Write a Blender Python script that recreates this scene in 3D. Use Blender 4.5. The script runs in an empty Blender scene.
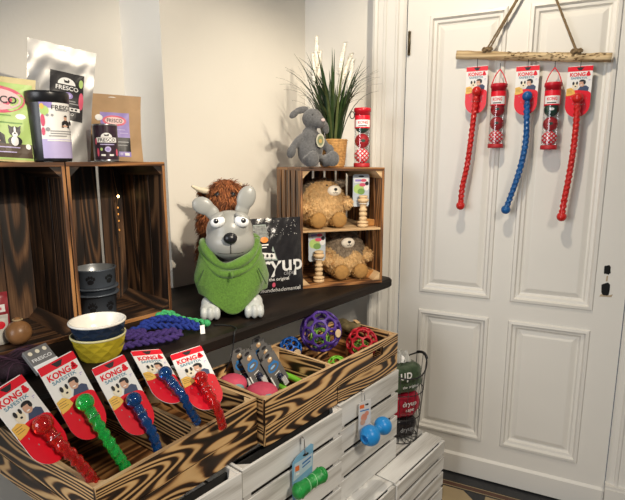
import bpy, bmesh, math, random
from mathutils import Vector, Matrix, Euler, noise
from math import sin, cos, pi, radians as R

sc = bpy.context.scene
C = sc.collection
rng = random.Random(7)

# ------------------------------------------------------------------ frames of the place
def frame(deg):
    a = R(deg)
    return Vector((cos(a), sin(a), 0)), Vector((-sin(a), cos(a), 0))
SD, SN = frame(50)        # along the shelf wall / into it
DX, DY = frame(-26)       # along the door wall / into it
FX, FY = frame(18)        # the small crate
def S(a, s, z): return SD * a + SN * s + Vector((0, 0, z))
def D(x, off, z): return DX * x + DY * (2.427 - off) + Vector((0, 0, z))
F0 = Vector((-.051, 2.116, 1.03))
def F(x, y, z): return F0 + FX * x + FY * y + Vector((0, 0, z))

# ------------------------------------------------------------------ materials
MATS = {}
def nd(nt, t, **kw):
    n = nt.nodes.new(t)
    for k, v in kw.items(): setattr(n, k, v)
    return n
def base(name):
    m = bpy.data.materials.new(name); m.use_nodes = True
    nt = m.node_tree; return m, nt, nt.nodes['Principled BSDF']
def pm(name, col, rough=.5, var=.08, scale=25, bump=0, bscale=None, metal=0, trans=0, coat=0, sheen=0, emit=0, spec=.5, ior=1.45):
    if name in MATS: return MATS[name]
    m, nt, b = base(name)
    tc = nd(nt, 'ShaderNodeTexCoord'); nz = nd(nt, 'ShaderNodeTexNoise'); nz.inputs['Scale'].default_value = scale
    nz.inputs['Detail'].default_value = 4
    nt.links.new(tc.outputs['Object'], nz.inputs['Vector'])
    rp = nd(nt, 'ShaderNodeValToRGB')
    c = list(col)
    rp.color_ramp.elements[0].color = [max(0, x * (1 - var)) for x in c] + [1]
    rp.color_ramp.elements[1].color = [min(1, x * (1 + var)) for x in c] + [1]
    rp.color_ramp.elements[0].position = .3; rp.color_ramp.elements[1].position = .7
    nt.links.new(nz.outputs['Fac'], rp.inputs['Fac']); nt.links.new(rp.outputs['Color'], b.inputs['Base Color'])
    b.inputs['Roughness'].default_value = rough; b.inputs['Metallic'].default_value = metal
    b.inputs['Transmission Weight'].default_value = trans; b.inputs['Coat Weight'].default_value = coat
    b.inputs['Specular IOR Level'].default_value = spec; b.inputs['IOR'].default_value = ior
    if sheen: b.inputs['Sheen Weight'].default_value = sheen
    if emit:
        b.inputs['Emission Color'].default_value = c + [1]; b.inputs['Emission Strength'].default_value = emit
    if bump:
        n2 = nd(nt, 'ShaderNodeTexNoise'); n2.inputs['Scale'].default_value = bscale or scale * 4
        nt.links.new(tc.outputs['Object'], n2.inputs['Vector'])
        bp = nd(nt, 'ShaderNodeBump'); bp.inputs['Strength'].default_value = bump; bp.inputs['Distance'].default_value = .004
        nt.links.new(n2.outputs['Fac'], bp.inputs['Height']); nt.links.new(bp.outputs['Normal'], b.inputs['Normal'])
    MATS[name] = m
    return m
def wood(name, stops, su=2.2, sv=16, freq=9, fine=.35, rough=.55, seed=0, bump=.25):
    """grain = contour lines of noise stretched along the plank (UV in metres)"""
    m, nt, b = base(name); L = nt.links.new
    uv = nd(nt, 'ShaderNodeUVMap')
    mp = nd(nt, 'ShaderNodeMapping'); mp.inputs['Scale'].default_value = (su, sv, 1); mp.inputs['Location'].default_value = (seed, seed * .37, 0)
    L(uv.outputs['UV'], mp.inputs['Vector'])
    n1 = nd(nt, 'ShaderNodeTexNoise'); n1.inputs['Scale'].default_value = 1; n1.inputs['Detail'].default_value = 1.0; n1.inputs['Roughness'].default_value = .35
    L(mp.outputs['Vector'], n1.inputs['Vector'])
    mu = nd(nt, 'ShaderNodeMath', operation='MULTIPLY'); mu.inputs[1].default_value = freq * 2 * pi
    L(n1.outputs['Fac'], mu.inputs[0])
    sn = nd(nt, 'ShaderNodeMath', operation='SINE'); L(mu.outputs[0], sn.inputs[0])
    mp2 = nd(nt, 'ShaderNodeMapping'); mp2.inputs['Scale'].default_value = (9, 260, 1); L(uv.outputs['UV'], mp2.inputs['Vector'])
    n2 = nd(nt, 'ShaderNodeTexNoise'); n2.inputs['Scale'].default_value = 1; n2.inputs['Detail'].default_value = 3; L(mp2.outputs['Vector'], n2.inputs['Vector'])
    mp3 = nd(nt, 'ShaderNodeMapping'); mp3.inputs['Scale'].default_value = (3, 9, 1); L(uv.outputs['UV'], mp3.inputs['Vector'])
    n3 = nd(nt, 'ShaderNodeTexNoise'); n3.inputs['Scale'].default_value = 1; n3.inputs['Detail'].default_value = 2; L(mp3.outputs['Vector'], n3.inputs['Vector'])
    a1 = nd(nt, 'ShaderNodeMath', operation='MULTIPLY_ADD'); a1.inputs[1].default_value = .5 - .5 * fine * .6; a1.inputs[2].default_value = .5
    L(sn.outputs[0], a1.inputs[0])
    a2 = nd(nt, 'ShaderNodeMath', operation='MULTIPLY_ADD'); a2.inputs[1].default_value = fine; L(n2.outputs['Fac'], a2.inputs[0]); L(a1.outputs[0], a2.inputs[2])
    a3 = nd(nt, 'ShaderNodeMath', operation='MULTIPLY_ADD'); a3.inputs[1].default_value = .5; L(n3.outputs['Fac'], a3.inputs[0]); L(a2.outputs[0], a3.inputs[2])
    a4 = nd(nt, 'ShaderNodeMath', operation='SUBTRACT'); a4.inputs[1].default_value = .25 + fine * .5; L(a3.outputs[0], a4.inputs[0])
    rp = nd(nt, 'ShaderNodeValToRGB'); el = rp.color_ramp.elements
    while len(el) < len(stops): el.new(.5)
    for e, (p, c) in zip(el, stops): e.position = p; e.color = list(c) + [1]
    L(a4.outputs[0], rp.inputs['Fac']); L(rp.outputs['Color'], b.inputs['Base Color'])
    b.inputs['Roughness'].default_value = rough
    bp = nd(nt, 'ShaderNodeBump'); bp.inputs['Strength'].default_value = bump; bp.inputs['Distance'].default_value = .002
    L(a4.outputs[0], bp.inputs['Height']); L(bp.outputs['Normal'], b.inputs['Normal'])
    MATS[name] = m; return m
def clear(name, tint=(1, 1, 1), gl=.12):
    if name in MATS: return MATS[name]
    m, nt, b = base(name); L = nt.links.new
    nt.nodes.remove(b); out = nt.nodes['Material Output']
    t = nd(nt, 'ShaderNodeBsdfTransparent'); t.inputs['Color'].default_value = list(tint) + [1]
    g = nd(nt, 'ShaderNodeBsdfGlossy'); g.inputs['Roughness'].default_value = .08
    lw = nd(nt, 'ShaderNodeLayerWeight'); lw.inputs['Blend'].default_value = .25
    mu = nd(nt, 'ShaderNodeMath', operation='MULTIPLY_ADD'); mu.inputs[1].default_value = .5; mu.inputs[2].default_value = gl
    L(lw.outputs['Fresnel'], mu.inputs[0])
    mx = nd(nt, 'ShaderNodeMixShader'); L(mu.outputs[0], mx.inputs[0]); L(t.outputs[0], mx.inputs[1]); L(g.outputs[0], mx.inputs[2])
    L(mx.outputs[0], out.inputs['Surface']); MATS[name] = m; return m

WALL = pm('wall_paint', (.79, .755, .685), .7, .02, 3, .12, 60)
DOORP = pm('door_paint', (.74, .715, .66), .38, .015, 4, .08, 40)
BURNT = wood('burnt_pine', [(.0, (.012, .007, .004)), (.36, (.045, .020, .009)), (.54, (.27, .13, .046)), (.76, (.64, .385, .16)), (1, (.74, .48, .22))], 1.4, 11, 17, .2, .5)
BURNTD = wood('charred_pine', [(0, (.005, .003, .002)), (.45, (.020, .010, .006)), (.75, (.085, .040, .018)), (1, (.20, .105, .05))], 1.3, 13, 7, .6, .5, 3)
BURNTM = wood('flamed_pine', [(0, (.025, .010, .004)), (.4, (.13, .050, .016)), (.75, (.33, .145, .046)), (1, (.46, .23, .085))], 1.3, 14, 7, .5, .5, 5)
PINE = wood('pale_pine', [(0, (.36, .21, .10)), (.5, (.56, .37, .19)), (1, (.68, .48, .27))], 2, 20, 3, .5, .5, 2)
WHITEW = wood('whitewashed_wood', [(0, (.42, .40, .36)), (.35, (.66, .645, .61)), (.7, (.76, .75, .72)), (1, (.82, .81, .78))], 1.5, 12, 3.5, .7, .6, 9)
DARKSH = wood('dark_shelf_wood', [(0, (.005, .003, .002)), (.5, (.011, .007, .005)), (1, (.024, .015, .010))], 1.5, 10, 3, .6, .55, 4, .1)
DARKSH.node_tree.nodes['Principled BSDF'].inputs['Specular IOR Level'].default_value = .22
DRIFT = wood('driftwood', [(0, (.20, .12, .05)), (.4, (.50, .36, .19)), (.8, (.66, .50, .29)), (1, (.74, .58, .36))], 3, 25, 3, .7, .7, 6, .6)
RED = pm('print_red', (.74, .008, .024), .35, .03)
WHITE = pm('print_white', (.82, .81, .79), .4, .02)
CREAM = pm('print_cream', (.80, .72, .55), .5, .03)
BLACK = pm('black_plastic', (.010, .010, .012), .32, .1)
MBLACK = pm('print_black', (.018, .016, .018), .45, .1)
YEL = pm('print_yellow', (.82, .50, .10), .4, .05)
SKIN = pm('print_skin', (.62, .36, .25), .5, .08)
NAVYP = pm('print_navy', (.05, .07, .14), .5, .1)
BLUEP = pm('print_blue', (.03, .16, .42), .4, .1)
TEALTXT = pm('print_steel_blue', (.10, .26, .36), .45, .1)
GREYP = pm('print_grey', (.30, .30, .31), .5, .05)
PURP = pm('print_purple', (.30, .23, .55), .45, .05)
LILAC = pm('print_lilac', (.48, .42, .68), .45, .05)
GREENP = pm('print_lime', (.45, .62, .20), .45, .06)
PINKP = pm('print_pink', (.66, .10, .17), .45, .08)
STEEL = pm('steel_wire', (.35, .35, .36), .3, .05, metal=.9)
BWIRE = pm('black_wire', (.012, .012, .013), .4, .1)
TOYS = {
 'red': pm('clear_red_rubber', (.75, .02, .015), .07, .05, trans=.68, coat=.3),
 'hred': pm('matt_red_rubber', (.62, .018, .014), .2, .05, trans=.15, coat=.2),
 'green': pm('clear_green_rubber', (.03, .75, .12), .07, .05, trans=.68, coat=.3),
 'blue': pm('clear_blue_rubber', (.01, .10, .36), .07, .05, trans=.62, coat=.3),
 'hblue': pm('matt_blue_rubber', (.008, .105, .34), .2, .05, trans=.15, coat=.2),
}

# ------------------------------------------------------------------ mesh builder
TXT = {}
def text_mesh(s, bold):
    k = (s, bold)
    if k not in TXT:
        cu = bpy.data.curves.new('t', 'FONT'); cu.body = s; cu.size = 1; cu.offset = bold; cu.resolution_u = 3
        o = bpy.data.objects.new('t', cu); me = bpy.data.meshes.new_from_object(o)
        vs = [v.co.copy() for v in me.vertices]; fs = [list(p.vertices) for p in me.polygons]
        x0 = min(v.x for v in vs); x1 = max(v.x for v in vs); y0 = min(v.y for v in vs); y1 = max(v.y for v in vs)
        vs = [Vector(((v.x - (x0 + x1) / 2), v.y - (y0 + y1) / 2, 0)) for v in vs]
        bpy.data.objects.remove(o); bpy.data.curves.remove(cu); bpy.data.meshes.remove(me)
        TXT[k] = (vs, fs, x1 - x0, y1 - y0)
    return TXT[k]
def spline(pts, n=8):
    pts = [Vector(p) for p in pts]; out = []
    P = [pts[0] * 2 - pts[1]] + pts + [pts[-1] * 2 - pts[-2]]
    for i in range(1, len(P) - 2):
        for k in range(n):
            t = k / n; a, b, c, d = P[i - 1], P[i], P[i + 1], P[i + 2]
            out.append(.5 * ((2 * b) + (c - a) * t + (2 * a - 5 * b + 4 * c - d) * t * t + (3 * b - a - 3 * c + d) * t ** 3))
    out.append(pts[-1]); return out
def path_frames(pts):
    n = len(pts); T = []
    for i in range(n):
        T.append((pts[min(i + 1, n - 1)] - pts[max(i - 1, 0)]).normalized())
    up = Vector((0, 0, 1)) if abs(T[0].z) < .9 else Vector((1, 0, 0))
    u = (up - T[0] * up.dot(T[0])).normalized(); fr = []
    for t in T:
        u = (u - t * u.dot(t)).normalized(); fr.append((t, u, t.cross(u)))
    return fr
class MB:
    def __init__(s, mat=None):
        s.v = []; s.f = []; s.mi = []; s.sm = []; s.uv = []; s.mats = []; s.M = Matrix(); s.warp = None; s.c = 0
        if mat: s.mat(mat)
    def mat(s, m):
        if m not in s.mats: s.mats.append(m)
        s.c = s.mats.index(m); return s
    def add(s, vs, fs, smooth=False, uvs=None):
        o = len(s.v)
        for p in vs:
            p = Vector(p)
            if s.warp: p = s.warp(p)
            s.v.append(s.M @ p)
        for i, f in enumerate(fs):
            s.f.append([o + k for k in f]); s.mi.append(s.c); s.sm.append(smooth)
            s.uv.append(uvs[i] if uvs else [(vs[k][0], vs[k][2]) for k in f])
        return s
    def box(s, x0, x1, y0, y1, z0, z1, axis=None, off=None):
        vs = [(x, y, z) for x in (x0, x1) for y in (y0, y1) for z in (z0, z1)]
        fs = [(0, 1, 3, 2), (4, 6, 7, 5), (0, 4, 5, 1), (2, 3, 7, 6), (0, 2, 6, 4), (1, 5, 7, 3)]
        dim = (x1 - x0, y1 - y0, z1 - z0); L = axis if axis is not None else dim.index(max(dim))
        ou, ov = off or (rng.uniform(0, 50), rng.uniform(0, 50)); uvs = []
        for f, N in zip(fs, (0, 0, 1, 1, 2, 2)):
            ax = [a for a in (0, 1, 2) if a != N]
            if L in ax: u = L; w = [a for a in ax if a != L][0]
            else: u, w = (ax if dim[ax[0]] > dim[ax[1]] else ax[::-1])
            uvs.append([(vs[k][u] + ou, vs[k][w] + ov + N * .31) for k in f])
        return s.add(vs, fs, False, uvs)
    def prism(s, pts, y0, y1, smooth=False, off=None):
        """outline in x,z extruded along y"""
        n = len(pts); vs = [(x, y0, z) for x, z in pts] + [(x, y1, z) for x, z in pts]
        ou, ov = off or (rng.uniform(0, 50), rng.uniform(0, 50))
        fs = [tuple(range(n)), tuple(range(2 * n - 1, n - 1, -1))] + [(i, i + n, (i + 1) % n + n, (i + 1) % n) for i in range(n)]
        uvs = [[(vs[k][1] + vs[k][0] + ou, vs[k][2] + ov) for k in f] for f in fs]
        return s.add(vs, fs, smooth, uvs)
    def rect(s, x0, x1, z0, z1, y, nx=1, nz=1):
        vs = [(x0 + (x1 - x0) * i / nx, y, z0 + (z1 - z0) * j / nz) for j in range(nz + 1) for i in range(nx + 1)]
        fs = [(j * (nx + 1) + i, j * (nx + 1) + i + 1, (j + 1) * (nx + 1) + i + 1, (j + 1) * (nx + 1) + i) for j in range(nz) for i in range(nx)]
        return s.add(vs, fs)
    def poly(s, pts, y): return s.add([(x, y, z) for x, z in pts], [tuple(range(len(pts)))])
    def disc(s, cx, cz, rx, rz, y, n=20, a0=0, a1=2 * pi):
        full = abs(a1 - a0 - 2 * pi) < 1e-6
        ring = lambda k: [(cx + k * rx * cos(a0 + (a1 - a0) * i / n), y, cz + k * rz * sin(a0 + (a1 - a0) * i / n)) for i in range(n if full else n + 1)]
        r1, r2 = ring(.5), ring(1); m = len(r1); vs = [(cx, y, cz)] + r1 + r2; fs = []
        for i in range(m if full else m - 1):
            j = (i + 1) % m
            fs += [(0, 1 + i, 1 + j), (1 + i, 1 + m + i, 1 + m + j, 1 + j)]
        return s.add(vs, fs)
    def text(s, t, cx, cz, y, w=None, h=None, bold=.02, rot=0):
        vs, fs, tw, th = text_mesh(t, bold)
        kx = (w / tw) if w else h / th; kz = (h / th) if h else kx
        ca, sa = cos(rot), sin(rot); out = []
        for v in vs:
            x, z = v.x * kx, v.y * kz; out.append((cx + x * ca - z * sa, y, cz + x * sa + z * ca))
        return s.add(out, fs)
    def lathe(s, prof, n=32, smooth=True, cx=0, cy=0, cz=0, fx=1, fy=1):
        vs = []; fs = []
        for r, z in prof:
            for i in range(n):
                a = 2 * pi * i / n; vs.append((cx + r * fx * cos(a), cy + r * fy * sin(a), cz + z))
        for j in range(len(prof) - 1):
            for i in range(n):
                k = (i + 1) % n; fs.append((j * n + i, j * n + k, (j + 1) * n + k, (j + 1) * n + i))
        return s.add(vs, fs, smooth)
    def ball(s, c, r, nu=20, nv=12, rot=None):
        if not hasattr(r, '__len__'): r = (r, r, r)
        c = Vector(c); vs = []; fs = []
        for j in range(nv + 1):
            th = pi * j / nv
            for i in range(nu):
                a = 2 * pi * i / nu; p = Vector((r[0] * sin(th) * cos(a), r[1] * sin(th) * sin(a), r[2] * cos(th)))
                if rot: p = rot @ p
                vs.append(c + p)
        for j in range(nv):
            for i in range(nu):
                k = (i + 1) % nu; fs.append((j * nu + i, (j + 1) * nu + i, (j + 1) * nu + k, j * nu + k))
        return s.add(vs, fs, True)
    def tube(s, pts, r, n=8, smooth=True, shape=None, twist=0, closed=False):
        pts = [Vector(p) for p in pts]; m = len(pts); fr = path_frames(pts); vs = []; fs = []; L = 0; uvs = []
        for i, (t, u, w) in enumerate(fr):
            if i: L += (pts[i] - pts[i - 1]).length
            rr = r[i] if hasattr(r, '__len__') else r
            for k in range(n):
                a = 2 * pi * k / n; q = shape(a, L) if shape else 1
                a2 = a + twist * L; vs.append(pts[i] + (u * cos(a2) + w * sin(a2)) * rr * q)
        seg = m if closed else m - 1
        for i in range(seg):
            i2 = (i + 1) % m
            for k in range(n):
                k2 = (k + 1) % n; fs.append((i * n + k, i * n + k2, i2 * n + k2, i2 * n + k))
                uvs.append([(i * .02, k * .01), (i * .02, k * .01 + .01), (i * .02 + .02, k * .01 + .01), (i * .02 + .02, k * .01)])
        if not closed:
            fs += [tuple(range(n))[::-1], tuple((m - 1) * n + k for k in range(n))]; uvs += [[(0, 0)] * n] * 2
        return s.add(vs, fs, smooth, uvs)
    def mesh(s, me, smooth=True):
        return s.add([v.co for v in me.vertices], [list(p.vertices) for p in me.polygons], smooth)
    def build(s, name, parent=None, bevel=0, loc=None, rot=None, solid=0, sub=0):
        me = bpy.data.meshes.new(name); me.from_pydata([tuple(p) for p in s.v], [], s.f)
        for m in s.mats: me.materials.append(m)
        me.polygons.foreach_set('material_index', s.mi); me.polygons.foreach_set('use_smooth', s.sm)
        ul = me.uv_layers.new(name='UVMap'); flat = [c for f in s.uv for p in f for c in p]
        if len(flat) == 2 * len(me.loops): ul.data.foreach_set('uv', flat)
        me.update()
        o = bpy.data.objects.new(name, me); C.objects.link(o)
        if parent: o.parent = parent
        if loc: o.location = loc
        if rot: o.rotation_euler = rot
        if solid:
            md = o.modifiers.new('s', 'SOLIDIFY'); md.thickness = solid; md.offset = 0
        if sub:
            md = o.modifiers.new('u', 'SUBSURF'); md.levels = sub; md.render_levels = sub
        if bevel:
            md = o.modifiers.new('b', 'BEVEL'); md.width = bevel; md.segments = 1; md.limit_method = 'ANGLE'
        return o
def tag(o, label, cat, group=None):
    o['label'] = label; o['category'] = cat
    if group: o['group'] = group
    return o
def thing(name, label, cat, loc=(0, 0, 0), rz=0, group=None, mat=None):
    o = bpy.data.objects.new(name, None); C.objects.link(o); o.empty_display_size = .05
    if mat is not None: o.matrix_world = mat
    else: o.location = loc; o.rotation_euler = (0, 0, R(rz))
    return tag(o, label, cat, group)
def struct(o): o['kind'] = 'structure'; return o
def dup(root, label, loc=None, rz=None, mat=None):
    r = root.copy(); C.objects.link(r); r['label'] = label
    if mat is not None: r.matrix_world = mat
    else: r.location = loc; r.rotation_euler = (0, 0, R(rz))
    for ch in list(root.children):
        c = ch.copy(); C.objects.link(c); c.parent = r
        for g in list(ch.children):
            q = g.copy(); C.objects.link(q); q.parent = c
    return r
def pose(pos, rows): return Matrix([list(rows[i]) + [pos[i]] for i in range(3)] + [[0, 0, 0, 1]])
def blob(ells, voxel=.006, smooth=6):
    """union of ellipsoids (c, r, rot) as one smooth mesh"""
    mb = MB()
    for e in ells:
        mb.ball(e[0], e[1], 24, 14, e[2] if len(e) > 2 else None)
    me = bpy.data.meshes.new('b'); me.from_pydata([tuple(p) for p in mb.v], [], mb.f)
    o = bpy.data.objects.new('b', me); C.objects.link(o)
    md = o.modifiers.new('r', 'REMESH'); md.mode = 'VOXEL'; md.voxel_size = voxel
    md = o.modifiers.new('s', 'SMOOTH'); md.factor = .5; md.iterations = smooth
    dg = bpy.context.evaluated_depsgraph_get(); ev = o.evaluated_get(dg)
    out = bpy.data.meshes.new_from_object(ev, depsgraph=dg)
    bpy.data.objects.remove(o); bpy.data.meshes.remove(me)
    return out
def fur(mb, me, count, length, width, mats, comb=(0, 0, -.5), pick=None, stand=.7, seed=1, rnd=.35):
    r = random.Random(seed); polys = list(me.polygons); vs = me.vertices; acc = []; t = 0
    for p in polys: t += p.area; acc.append(t)
    import bisect; comb = Vector(comb)
    for _ in range(count):
        p = polys[min(bisect.bisect(acc, r.random() * t), len(polys) - 1)]
        ids = p.vertices; a, b, c = vs[ids[0]].co, vs[ids[1]].co, vs[ids[-1 if r.random() < .5 else 2]].co
        x, y = r.random(), r.random()
        if x + y > 1: x, y = 1 - x, 1 - y
        q = a + (b - a) * x + (c - a) * y; n = p.normal
        m = pick(q, n, r) if pick else r.choice(mats)
        if m is None: continue
        dr = (n * stand + comb + Vector((r.uniform(-rnd, rnd), r.uniform(-rnd, rnd), r.uniform(-rnd, rnd)))).normalized()
        l = length * r.uniform(.6, 1.2); side = dr.cross(n if abs(dr.dot(n)) < .95 else Vector((1, 0, 0)))
        if side.length < 1e-5: continue
        side = side.normalized() * width / 2; mid = q + dr * l * .55; tip = q + (dr + Vector((0, 0, -.25))) .normalized() * l
        mb.mat(m); mb.add([q - side, q + side, mid + side * .8, mid - side * .8, tip], [(0, 1, 2, 3), (3, 2, 4)], True)
    return mb

# ------------------------------------------------------------------ the room
def wall_box(name, fn, x0, x1, d0, d1, z0, z1, m=WALL):
    mb = MB(m); mb.box(x0, x1, d0, d1, z0, z1); mb.v = [fn(p.x, p.y, p.z) for p in mb.v]
    return struct(mb.build(name))
wall_box('wall_left', S, 1.25, 2.30, 1.85, 2.15, 0, 2.75)
wall_box('wall_left_recess', S, -1.6, 2.30, 2.15, 2.27, 0, 2.75)
# back wall left of the door, right of the door, above it (D: second value is distance out from the door face)
wall_box('wall_back', D, -1.40, -.80, -.22, -.10, 0, 2.75)
wall_box('wall_right', D, .36, 2.6, -.14, .0, 0, 2.75)
wall_box('wall_lintel', D, -.80, .36, -.14, .0, 2.52, 2.75)

# floor: dark tiles by the door, brown border strip, tan field with diagonal dark tiles
def floor():
    dk = pm('black_floor_tile', (.022, .022, .024), .35, .2, 12); gr = pm('tile_joint', (.05, .05, .05), .7, .1)
    tan = pm('tan_floor_tile', (.36, .27, .15), .4, .1, 9); br = pm('brown_floor_strip', (.085, .035, .02), .4, .15, 20)
    mb = MB(gr)
    P = lambda x, y, z: DX * x + DY * y + Vector((0, 0, z))
    def q(x0, x1, y0, y1, z, m):
        mb.mat(m); mb.add([P(x0, y0, z), P(x1, y0, z), P(x1, y1, z), P(x0, y1, z)], [(0, 1, 2, 3)])
    q(-3.5, 3.5, -1.2, 2.56, -.004, gr)
    x = -1.36
    while x < 2.6:
        q(x, x + .197, 2.345, 2.56, 0, dk); x += .2
    q(-1.4, 2.6, 2.338, 2.343, 0, tan); q(-1.4, 2.6, 2.312, 2.337, 0, br); q(-1.4, 2.6, 2.306, 2.311, 0, tan)
    q(-1.4, 2.6, 2.299, 2.305, 0, dk)
    for i in range(-8, 14):
        for j in range(0, 18):
            x0 = i * .2; y1 = 2.296 - j * .2
            q(x0, x0 + .197, y1 - .197, y1, 0, tan)
            mb.mat(dk); c = .0005
            for sx, sy in ((0, 0), (1, 1)):
                X, Y = x0 + sx * .197, y1 - .197 + sy * .197; dx = .1 if sx == 0 else -.1; dy = .1 if sy == 0 else -.1
                mb.add([P(X, Y, c), P(X + dx, Y, c), P(X, Y + dy, c)], [(0, 1, 2) if sx == sy else (0, 2, 1)])
    return struct(mb.build('floor'))
floor()

# the door: stiles and rails around four moulded panels
def door():
    root = bpy.data.objects.new('door_1', None); C.objects.link(root); root.location = D(-.69, 0, 0); root.rotation_euler = (0, 0, R(-26)); root['kind'] = 'structure'
    mb = MB(DOORP); W = .98; H = 2.5; t = .045
    pan = [(.103, .441), (.527, .865)]; rows = [(.205, .847), (.936, 2.231)]
    xs = [0, pan[0][0], pan[0][1], pan[1][0], pan[1][1], W]; zs = [.008, rows[0][0], rows[0][1], rows[1][0], rows[1][1], H]
    for i in range(5):
        for j in range(5):
            if i in (1, 3) and j in (1, 3): continue
            mb.box(xs[i], xs[i + 1], 0, t, zs[j], zs[j + 1])
    for (a, b) in pan:
        for (c, d) in rows:
            # nested rectangular loops: bolection moulding, cove, field, raised centre
            prof = [(0, 0), (.004, -.009), (.016, -.011), (.022, .002), (.034, .004), (.040, .014), (.0465, .016), (.066, .006), (.070, .005)]
            L = [[(a + o, y, c + o), (b - o, y, c + o), (b - o, y, d - o), (a + o, y, d - o)] for o, y in prof]
            vs = [p for l in L for p in l]; fs = []
            for k in range(len(L) - 1):
                for i in range(4): fs.append((k * 4 + i, k * 4 + (i + 1) % 4, (k + 1) * 4 + (i + 1) % 4, (k + 1) * 4 + i))
            fs.append(tuple((len(L) - 1) * 4 + i for i in range(4)))
            mb.add(vs, fs)
    # kick rail
    mb.add([(0, 0, .115), (W, 0, .115), (W, -.012, .104), (0, -.012, .104), (W, -.012, .008), (0, -.012, .008), (0, 0, .008), (W, 0, .008)],
           [(0, 3, 2, 1), (3, 5, 4, 2), (5, 6, 7, 4), (0, 6, 5, 3), (1, 2, 4, 7)])
    mb.build('door_leaf', root)
    hb = MB(pm('old_brass', (.10, .075, .04), .4, .2, metal=.8))
    for z in (2.12, .33):
        hb.tube([(.012, -.008, z - .045), (.012, -.008, z + .045)], .0065, 10); hb.ball((.012, -.008, z + .048), .007); hb.ball((.012, -.008, z - .048), .007)
    hb.build('hinge', root)
    ho = MB(pm('lock_hole', (.004, .004, .004), .9, .2)); rr = random.Random(3)
    for cz, rx, rz in ((1.122, .013, .021), (1.039, .016, .027)):
        pts = [(.905 + rx * (abs(cos(a)) ** .5) * (1 if cos(a) > 0 else -1) * rr.uniform(.75, 1.1), cz + rz * (abs(sin(a)) ** .5) * (1 if sin(a) > 0 else -1) * rr.uniform(.8, 1.1)) for a in [2 * pi * i / 14 for i in range(14)]]
        ho.prism(pts, -.0012, .002)
    ho.mat(pm('bare_wood', (.42, .33, .22), .7, .2)); ho.prism([(.885, 1.003), (.93, 1.005), (.934, 1.018), (.92, 1.012), (.89, 1.014)], -.0008, .002)
    ho.prism([(.903, 1.072), (.909, 1.072), (.91, 1.098), (.904, 1.096)], -.0008, .002)
    ho.build('lock_hole', root)
door()
def casing(name, x0, x1, flip):
    """fluted door casing; profile across x, run along z"""
    w = x1 - x0; pr = [(0, 0 if flip else -.105), (0, .028), (.012, .034), (.022, .030), (.026, .022), (.045, .020), (.050, .024), (.058, .024), (.062, .018), (.098, .017), (.103, .022), (.111, .022), (.116, .014), (.132, .012), (.14, .006), (.145, 0)]
    k = w / .145; mb = MB(DOORP)
    pts = [(x0 + (p * k if not flip else w - p * k), o) for p, o in pr]
    n = len(pts); vs = [D(x, o, z) for z in (0, 2.72) for x, o in pts]
    mb.add(vs, [(i, i + 1, n + i + 1, n + i) for i in range(n - 1)] + [tuple(range(n))[::-1], tuple(range(n, 2 * n))])
    return mb
struct(casing('t', -.852, -.694, False).build('trim_1'))
mb = casing('t', .294, .44, True)
for (z0, z1, o) in ((0, .135, .040), (.135, .15, .036)):
    m2 = MB(DOORP); m2.box(.292, .445, .0, o, z0, z1); mb.add([D(p.x, p.y, p.z) for p in m2.v], m2.f)
struct(mb.build('trim_2'))
mb = MB(DOORP); mb.box(-.80, .36, -.0, .04, 2.505, 2.60); mb.v = [D(*p) for p in mb.v]; struct(mb.build('trim_3'))
for nm, x0, x1, dd in (('baseboard_right', .447, 2.6, 0), ('baseboard_back', -1.2, -.856, -.10)):
    mb = MB(DOORP); mb.box(x0, x1, dd, dd + .018, 0, .125); mb.box(x0, x1, dd, dd + .012, .125, .14); mb.v = [D(*p) for p in mb.v]; struct(mb.build(nm))
mb = MB(DOORP); mb.box(1.25, 2.14, 1.832, 1.849, 0, .13); mb.v = [S(*p) for p in mb.v]; struct(mb.build('baseboard_left'))

# ------------------------------------------------------------------ the long dark shelf
def shelf():
    mb = MB(DARKSH); out = [(-.35, 1.20)]
    for i in range(7):
        a = -pi / 2 + i / 6 * R(80); out.append((2.005 + .035 * cos(a), 1.235 + .035 * sin(a)))
    out += [(2.145, 1.832), (1.252, 1.848), (1.2, 1.9), (1.2, 2.145), (-.35, 2.145)]
    n = len(out); z0, z1 = .988, 1.03; ins = .004
    vs = [(a, s, z1) for a, s in out] + [(a, s, z0) for a, s in out]
    fs = [tuple(range(n)), tuple(range(2 * n - 1, n - 1, -1))] + [(i, i + n, (i + 1) % n + n, (i + 1) % n) for i in range(n)]
    uvs = [[(vs[k][0] * 1.0, vs[k][1] + vs[k][2]) for k in f] for f in fs]
    mb.add(vs, fs, False, uvs); mb.v = [S(*p) for p in mb.v]
    tag(mb.build('wall_shelf', bevel=.008), 'long dark brown wooden wall shelf carrying the crates and plush toys', 'shelf')
shelf()

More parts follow.
